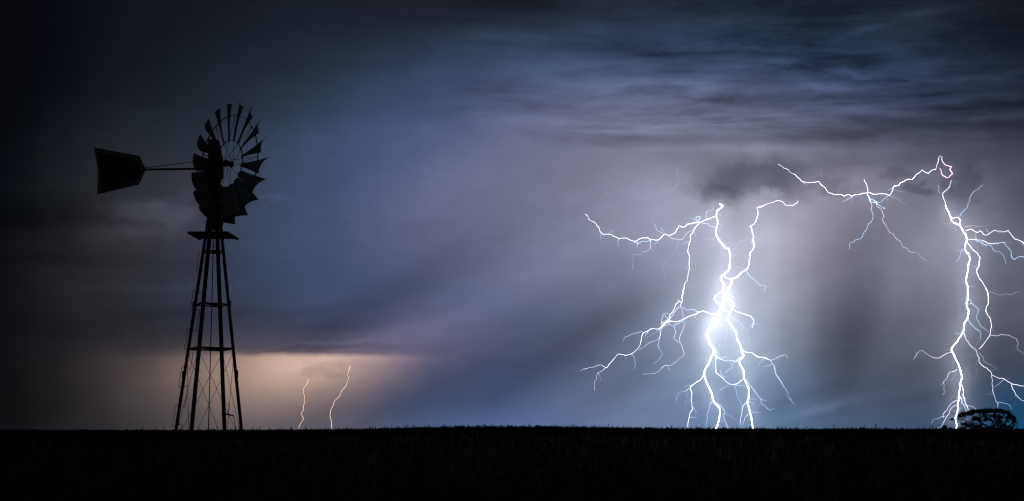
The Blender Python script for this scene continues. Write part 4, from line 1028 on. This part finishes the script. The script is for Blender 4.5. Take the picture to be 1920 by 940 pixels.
# ------------------------------------------------------------------ tree and shrubs
def build_tree():
    rng = random.Random(5)
    D = 380.0
    S = D / FPX
    foot = at_depth(1868, 804, D)
    gz = float(ground_z(foot.x, D))
    root = empty('tree', (foot.x, D, gz))
    tag(root, 'wide low tree with an open branching crown at the right end of the horizon', 'tree')
    bark = surf_mat('bark', (0.07, 0.055, 0.04), 0.9, 0, 0.35, 2.0, 0.3)
    leaf = surf_mat('tree_foliage', (0.045, 0.06, 0.025), 0.8, 0, 0.5, 0.9)
    def P(px, py, dy=0.0):
        d = at_depth(px, py, D + dy); return Vector((d.x - foot.x, dy, d.z - gz))
    trunk = MB()
    base = Vector((0, 0, -0.1))
    limbs = [((1868, 806, 0), (1872, 792, 0.5), (1874, 778, 1.0), (1880, 768, 1.5)), ((1868, 806, 0), (1862, 794, -1), (1855, 781, -2), (1842, 769, -2.5)),
             ((1868, 806, 0), (1850, 799, 1.5), (1832, 788, 2.5), (1815, 776, 3), (1803, 774, 3)), ((1868, 806, 0), (1884, 795, -1), (1892, 784, -2), (1897, 776, -2)),
             ((1868, 806, 0), (1846, 803, -2), (1825, 797, -3), (1806, 787, -3), (1786, 787, -3)), ((1868, 806, 0), (1890, 800, 2), (1903, 791, 3), (1901, 781, 3)),
             ((1908, 806, 1), (1907, 797, 1), (1902, 787, 1), (1896, 780, 0.5)), ((1806, 806, 0.5), (1804, 797, 0.5), (1799, 788, 0.5), (1796, 779, 0))]
    for L in limbs:
        pts = [P(*p) for p in L]
        # bend between the stations
        Q = []
        for a, b in zip(pts, pts[1:]):
            Q.append(a); Q.append((a + b) / 2 + Vector((rng.uniform(-.35, .35), rng.uniform(-.4, .4), rng.uniform(-.2, .2))))
        Q.append(pts[-1])
        r0 = 0.30 if L[0][0] == 1868 else 0.13
        rad = [r0 * (1 - 0.8 * i / (len(Q) - 1)) for i in range(len(Q))]
        trunk.tube(Q, rad, 7)
        for _ in range(9):                        # side branches
            i = rng.randrange(1, len(Q)); p = Q[i]
            q = p + Vector((rng.uniform(-2.2, 2.2), rng.uniform(-2, 2), rng.uniform(0.3, 2.0)))
            q2 = q + Vector((rng.uniform(-1, 1), rng.uniform(-1, 1), rng.uniform(0.0, 0.8)))
            zlim = P(1850, 768).z
            q.z = min(q.z, zlim); q2.z = min(q2.z, zlim)
            trunk.tube([p, q, q2], [rad[i] * 0.45 + 0.02, 0.045, 0.02], 5)
    trunk.build('trunk', bark, root)
    # crown: leaf sprays packed in clumps
    cl = []
    top = [(1799, 778), (1808, 773.5), (1825, 769.5), (1846, 767.5), (1873, 768.5), (1888, 770.5), (1894, 777), (1899, 782), (1903, 791)]
    for a, b in zip(top, top[1:]):
        n = max(2, int(math.hypot(b[0] - a[0], b[1] - a[1]) / 2.6))
        for i in range(n):
            f_ = i / n
            for dy in (-3, -1, 1.2, 3.2):
                cl.append((a[0] + (b[0] - a[0]) * f_ + rng.uniform(-2, 2), a[1] + (b[1] - a[1]) * f_ + rng.uniform(0.0, 5.6), rng.uniform(1.8, 3.4), dy + rng.uniform(-1, 1)))
    for (x0, x1, y0, y1, n) in ((1822, 1858, 782, 790, 60), (1797, 1810, 777, 783, 14), (1803, 1840, 793, 802, 60), (1862, 1880, 777, 800, 60), (1850, 1900, 799, 804, 40),
                                (1806, 1900, 774, 799, 58), (1896, 1903, 780, 787, 12), (1798, 1860, 801, 805, 30), (1885, 1897, 775, 784, 14), (1872, 1902, 795, 800, 16), (1842, 1850, 776, 782, 6), (1783, 1788, 785, 789, 5)):
        for _ in range(n):
            cl.append((rng.uniform(x0, x1), rng.uniform(y0, y1), rng.uniform(1.0, 2.3), rng.uniform(-4, 4)))
    V = []; F = []
    for (x, y, r_, dy) in cl:
        c = P(x, y, dy); rr = r_ * S
        for _ in range(int(26 * r_)):
            o_ = Vector((rng.gauss(0, .55), rng.gauss(0, .8), rng.gauss(0, .42))) * rr
            p = c + o_
            a = Vector((rng.uniform(-1, 1), rng.uniform(-1, 1), rng.uniform(-1, 1))).normalized()
            b = a.orthogonal().normalized() if rng.random() < .5 else a.cross(Vector((0.3, 0.5, 0.8))).normalized()
            s1 = rng.uniform(0.11, 0.22); s2 = s1 * rng.uniform(.35, .6)
            n = len(V)
            V += [p - a * s1, p - b * s2, p + a * s1, p + b * s2]; F.append((n, n + 1, n + 2, n + 3))
    MB().add(V, F).build('crown', leaf, root)
    # low shrub left of the tree
    def shrub(px0, px1, pytop, label, dd):
        f0 = at_depth((px0 + px1) / 2, 804, dd); g0 = float(ground_z(f0.x, dd))
        rt = empty('shrub', (f0.x, dd, g0)); tag(rt, label, 'shrub')
        def Q(px, py, dy=0.0):
            d = at_depth(px, py, dd + dy); return Vector((d.x - f0.x, dy, d.z - g0))
        st = MB(); V = []; F = []
        for k in range(9):
            tx = rng.uniform(px0 + 1, px1 - 1); ty = pytop + 6 * abs((tx - (px0 + px1) / 2) / (px1 - px0)) + rng.uniform(0.3, 2.5); dy = rng.uniform(-1, 1)
            tip = Q(tx, ty, dy)
            st.tube([(rng.uniform(-.2, .2), 0, -0.05), tip * 0.5 + Vector((rng.uniform(-.2, .2), 0, .1)), tip], [0.05, 0.03, 0.012], 5)
            for _ in range(150):
                p = tip * rng.uniform(0.55, 1.0) + Vector((rng.gauss(0, .22), rng.gauss(0, .3), rng.gauss(0, .14)))
                a = Vector((rng.uniform(-1, 1), rng.uniform(-1, 1), rng.uniform(-1, 1))).normalized(); b = a.orthogonal().normalized()
                s1 = rng.uniform(0.06, 0.13); n = len(V)
                V += [p - a * s1, p - b * s1 * .5, p + a * s1, p + b * s1 * .5]; F.append((n, n + 1, n + 2, n + 3))
        st.build('stem', bark, rt); MB().add(V, F).build('foliage', leaf, rt)
    shrub(1767, 1777, 796.5, 'small dark shrub on the horizon left of the wide tree', 372.0)
    shrub(1779, 1787, 801, 'tiny low shrub between the small shrub and the foot of the right bolt', 376.0)


build_sky()
build_ground()
build_windmill()
build_tree()
build_bolts()
